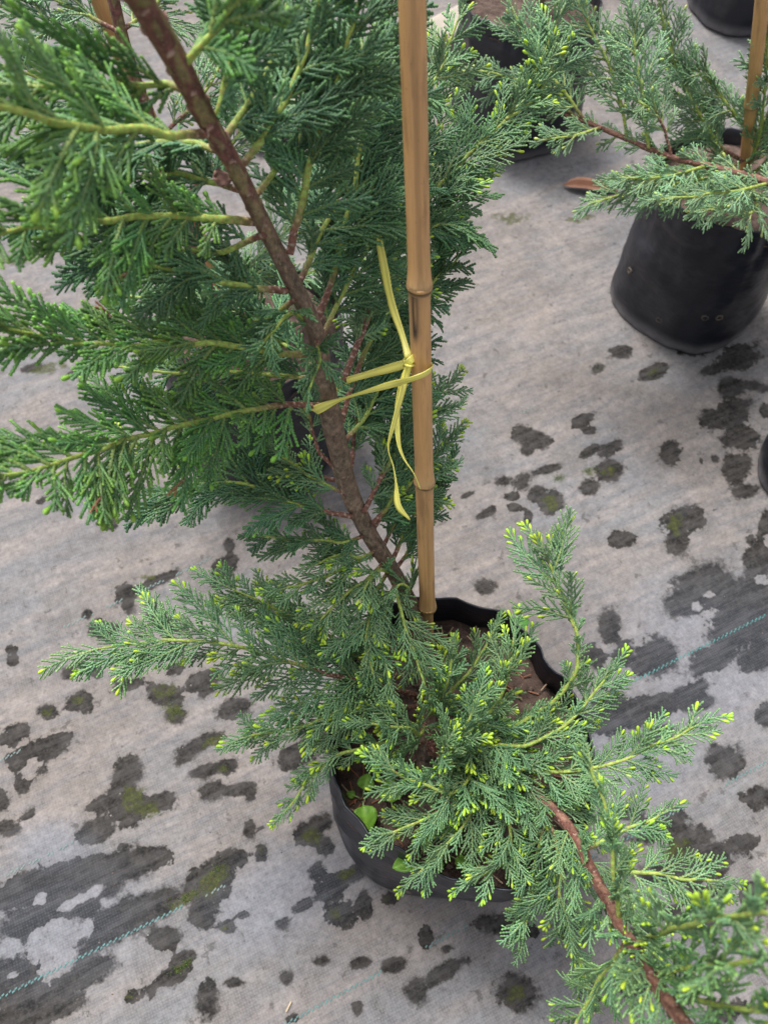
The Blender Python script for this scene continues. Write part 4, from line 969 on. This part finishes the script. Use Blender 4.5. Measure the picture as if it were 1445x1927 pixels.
B([(370,480,1.08),(280,440,1.06),(180,400,1.04),(90,380,1.02)], 'loose', .06, .0034, .0012, .25, jit=.35, keep=(.7,.7))
B([(400,560,1.13),(480,520,1.13),(560,520,1.13),(650,480,1.13)], 'loose', .07, .0034, .0012, .25, jit=.35)
T4.finish(300)

def far_tree(x, y, seed, label, n=8, top=0.95):
    t = Tree((x, y, SOIL_Z + .02), label); g = random.Random(seed)
    t.trunk([((x, y, 0.26), .010), ((x + .01, y, .5), .009), ((x + .02, y + .02, .8), .0075), ((x + .03, y + .03, top + .3), .006)], seed=seed, old_until=.6)
    for i in range(n):
        z = 0.36 + (top - 0.30) * i / n; a = i * 2.4 + g.uniform(-.3, .3); l = g.uniform(.16, .24)
        p0 = Vector((x + .012, y + .01, z)); d = Vector((math.cos(a), math.sin(a), .35))
        t.branch([p0, p0 + d * l * .5 + Vector((0, 0, .02)), p0 + d * l + Vector((0, 0, .07))], 'loose', .07, .0034, .0012, .25, jit=.4, sp=.011, world=True)
    t.finish(300)
far_tree(0.345, 1.83, 41, 'conifer in the back planter bag, mostly above the top edge', 5, 1.0)
far_tree(1.02, 2.36, 43, 'dark conifer in the far top right corner', 9, 0.9)

# ------------------------------------------------------------------ seedlings in the soil
def leaf_mesh(L, Wd, fold, curl, mat, K=7):
    V = []; n = 9
    for sgn in (1, -1):
        for i in range(n):
            u = i / (n - 1); w_ = Wd * (math.sin(math.pi * u ** 0.72) ** 0.8) * 0.5 + 0.0006
            for j in range(K):
                v = j / (K - 1) * 2 - 1
                V.append((u * L, v * w_, fold * abs(v) * w_ - curl * u * u * L + 0.0010 * math.sin(u * 16 + v * 4) * abs(v) + sgn * 0.00025))
    F = []
    for b in (0, 1):
        o = b * n * K
        for i in range(n - 1):
            for j in range(K - 1):
                q = (o + i * K + j, o + i * K + j + 1, o + (i + 1) * K + j + 1, o + (i + 1) * K + j); F.append(q[::-1] if b == 0 else q)
    per = [j for j in range(K)] + [i * K + K - 1 for i in range(1, n)] + [(n - 1) * K + j for j in range(K - 2, -1, -1)] + [i * K for i in range(n - 2, 0, -1)]
    m = len(per)
    for i in range(m): a, b = per[i], per[(i + 1) % m]; F.append((a, b, b + n * K, a + n * K))
    cc = [np.array((1.35, 1.25, 1.3)) if (k % K) == K // 2 else (np.array((1.0, 1.0, 1.0)) if ((k // K) + (k % K)) % 3 else np.array((.72, .78, .7))) for k in range(len(V))]
    mb = MB(); mb.add(V, F, np.array(cc)); return mb.mesh('leaf', mat)
def seedling(px, py, leaves, label, mat):
    base = G(px, py, SOIL_Z - .004)
    root = tag(empty('weed_seedling', base), label, 'seedling', 'weed seedlings in the near bag')
    for (ang, L, Wd, hgt, tilt) in leaves:
        tipb = Vector((math.cos(ang) * 0.010, math.sin(ang) * 0.010, hgt))
        poly = catmull([(0, 0, -.004), tuple(tipb * .5 + Vector((0, 0, .004))), tuple(tipb)], 6); T, N, Bn = frames(poly)
        V = []
        for i in range(len(poly)):
            for j in range(6): V.append(poly[i] + (N[i] * math.cos(j / 6 * 6.283) + Bn[i] * math.sin(j / 6 * 6.283)) * 0.0008)
        mb = MB(); mb.add(V, ring_faces(len(poly), 6), (0.3, .4, .15)); link('stalk', mb.mesh('stalk', M_STALK), root)
        o = link('leaf', leaf_mesh(L, Wd, rng.uniform(.3, .6), rng.uniform(.1, .5), mat), root); o.location = tipb - Vector((math.cos(ang), math.sin(ang), 0)) * 0.001; o.rotation_euler = (0, -tilt, ang)
seedling(682, 1506, [(R(-80), .030, .027, .020, .1), (R(75), .019, .019, .016, .2), (R(160), .010, .008, .01, .2)], 'bright green seedling with one big toothed leaf by the left rim of the near bag', M_LEAF)
seedling(738, 1530, [(R(95), .027, .027, .016, .15), (R(-60), .012, .010, .012, .2)], 'seedling with round pale leaf half under a yellow tipped spray', M_LEAF)
seedling(790, 1615, [(R(200), .024, .019, .012, .1), (R(70), .016, .013, .016, .2), (R(330), .012, .010, .014, .2)], 'low leafy seedling against the front rim of the near bag', M_LEAF)
seedling(842, 1610, [(R(85), .030, .019, .022, .2), (R(-30), .017, .013, .012, .1), (R(-140), .013, .011, .010, .1)], 'seedling with an upright oval leaf on a pale stalk at the bag front', M_LEAF)
seedling(950, 1200, [(R(120), .024, .020, .018, .25), (R(30), .024, .020, .02, .3), (R(-60), .012, .01, .012, .1)], 'dark green seedling with two glossy round leaves at the back rim', M_LEAFD)
seedling(900, 1540, [(R(60), .018, .014, .014, .2), (R(-120), .014, .012, .012, .2)], 'small seedling shaded under the lower front sprays', M_LEAF)

# ------------------------------------------------------------------ small litter
def gz(x, y):
    u = ca * x + sa * y; v = -sa * x + ca * y
    return 0.0011 * math.sin(u * 9 + 1.3 * math.sin(v * 5)) + 0.0010 * math.sin(v * 31 + 2 * math.sin(u * 3)) - 0.0022
p = G(1058, 352); dl = tag(link('dry_leaf', leaf_mesh(.135, .030, 1.1, .06, M_DRY)), 'curled reddish brown dead leaf on the cloth beside the right bag', 'leaf')
dl.location = (p.x, p.y, .004); dl.rotation_euler = (R(14), R(0), R(-8))
p = P(418, 352, .545); dl = tag(link('fallen_leaf', leaf_mesh(.013, .014, .3, .1, plain_mat('brown_leaflet', (.23, .13, .105), .7, 200, .4))), 'small brown heart shaped leaf caught in foliage by the upper trunk', 'leaf')
dl.location = p; dl.rotation_euler = (R(40), R(-40), R(100))
straws = [((548,1885),(538,1905)),((792,1592),(799,1590)),((1235,1655),(1222,1682)),((1118,1905),(1100,1925)),((1060,1420),(1078,1432)),((250,1530),(246,1512))]
for i, (a, b) in enumerate(straws[:2] + straws[3:4]):
    A, Bp = G(*a), G(*b); A.z = gz(A.x, A.y) + .0012; Bp.z = gz(Bp.x, Bp.y) + .0014
    poly = catmull([A, A.lerp(Bp, .5) + Vector((0, 0, .0008)), Bp], 4); T, N, Bn = frames(poly); V = []
    for k in range(len(poly)):
        for j in range(6): V.append(poly[k] + (N[k] * math.cos(j * 1.047) * .6 + Bn[k] * math.sin(j * 1.047)) * 0.0013)
    mb = MB(); mb.add(V, ring_faces(len(poly), 6), (0.48, 0.38, 0.26))
    tag(link('straw', mb.mesh('straw', M_VC)), ['short straw lying near the bottom edge beside a teal thread', 'short pale straw among weeds at the front of the near bag', 'short straw under the low limb near the bottom edge'][i], 'straw')
# crumbs on the cloth and soil (uncountable)
mb = MB()
def crumb(c, r, colr):
    V = [c + Vector((math.cos(a) * r * rng.uniform(.6, 1.3), math.sin(a) * r * rng.uniform(.6, 1.3), -.0004)) for a in (0, 1.57, 3.14, 4.71)] + [c + Vector((rng.uniform(-.3, .3) * r, rng.uniform(-.3, .3) * r, r * rng.uniform(.5, 1.0)))]
    mb.add(V, [(0, 1, 4), (1, 2, 4), (2, 3, 4), (3, 0, 4), (3, 2, 1, 0)], colr)
for i in range(900):
    x, y = rng.uniform(-.9, 1.1), rng.uniform(-.15, 2.0)
    crumb(Vector((x, y, gz(x, y))), rng.uniform(.0006, .0019), rng.choice([(0.26, .21, .18), (.32, .28, .25), (.16, .10, .07), (.06, .05, .04), (.24, .14, .09)]))
tag(link('grit', mb.mesh('grit', M_VC, False)), 'fine pale grit scattered over the grey cloth', 'grit', kind='stuff')
mb = MB()
for i in range(420):
    a, f = rng.uniform(0, 6.283), math.sqrt(rng.random()) * .9
    k = int(a / 6.283 * 96) % 96; x, y = math.cos(a) * main_rim[k] * f, math.sin(a) * main_rim[k] * f
    z = SOIL_Z + 0.012 * fnoise((x * 14 + 2.0, y * 14, 1)) + 0.006 * fnoise((x * 45 + 2.0, y * 45, 4)) + .001
    if rng.random() < .6: crumb(Vector((mcx + x, mcy + y, z)), rng.uniform(.0012, .005), rng.choice([(.10, .068, .052), (.14, .098, .08), (.075, .048, .038), (.19, .14, .12)]))
    else:
        d = Vector((rng.uniform(-1, 1), rng.uniform(-1, 1), rng.uniform(-.1, .2))).normalized() * rng.uniform(.004, .016); q = Vector((-d.y, d.x, 0)).normalized() * .0007; c = Vector((mcx + x, mcy + y, z + .001))
        vs = [c - d - q, c + d - q, c + d + q, c - d + q]; mb.add([v + Vector((0, 0, -.0005)) for v in vs] + [v + Vector((0, 0, .0006)) for v in vs], box_faces(), rng.choice([(.26, .10, .05), (.18, .075, .045), (.34, .24, .16)]))
lit = child_world('soil_litter', mb.mesh('soil_litter', M_VC, False), main_bag); lit['kind'] = 'stuff'
# moss: short upright blades in the damp patches
mb = MB()
for (cx, cy, rx, ry, a) in mosses[:29]:
    if rx < 2: continue
    strong = (cx, cy) in ((1110, 885), (1050, 898), (325, 1335), (410, 1640), (340, 1820), (350, 1690))
    c = G(cx, cy)
    for i in range(220 if strong else 60):
        gxx, gyy = rng.gauss(0, .42) * rx, rng.gauss(0, .5) * ry
        if 0.5 + fnoise((gxx * .09 + cx, gyy * .09 + cy, 1)) < 0.42: continue
        q = G(cx + gxx * math.cos(R(a)) - gyy * math.sin(R(a)), cy + gxx * math.sin(R(a)) + gyy * math.cos(R(a))); hh = rng.uniform(.0012, .0035) * (1.3 if strong else .8)
        b = Vector((q.x, q.y, gz(q.x, q.y) - .0004)); d = Vector((rng.uniform(-1, 1), rng.uniform(-1, 1), 0)) * .0006; tp = b + Vector((rng.uniform(-1, 1) * hh * .5, rng.uniform(-1, 1) * hh * .5, hh))
        e = Vector((-d.y, d.x, 0))
        mb.add([b + d, b + e, b - d, tp], [(0, 1, 3), (1, 2, 3), (2, 0, 3), (2, 1, 0)], rng.choice([(.10, .22, .03), (.16, .28, .05), (.07, .13, .025)]) if strong else rng.choice([(.06, .08, .02), (.10, .13, .025), (.05, .05, .025)]))
tag(link('moss', mb.mesh('moss', M_VC, False)), 'green moss tufts in the damp dark patches of the cloth', 'moss', kind='stuff')
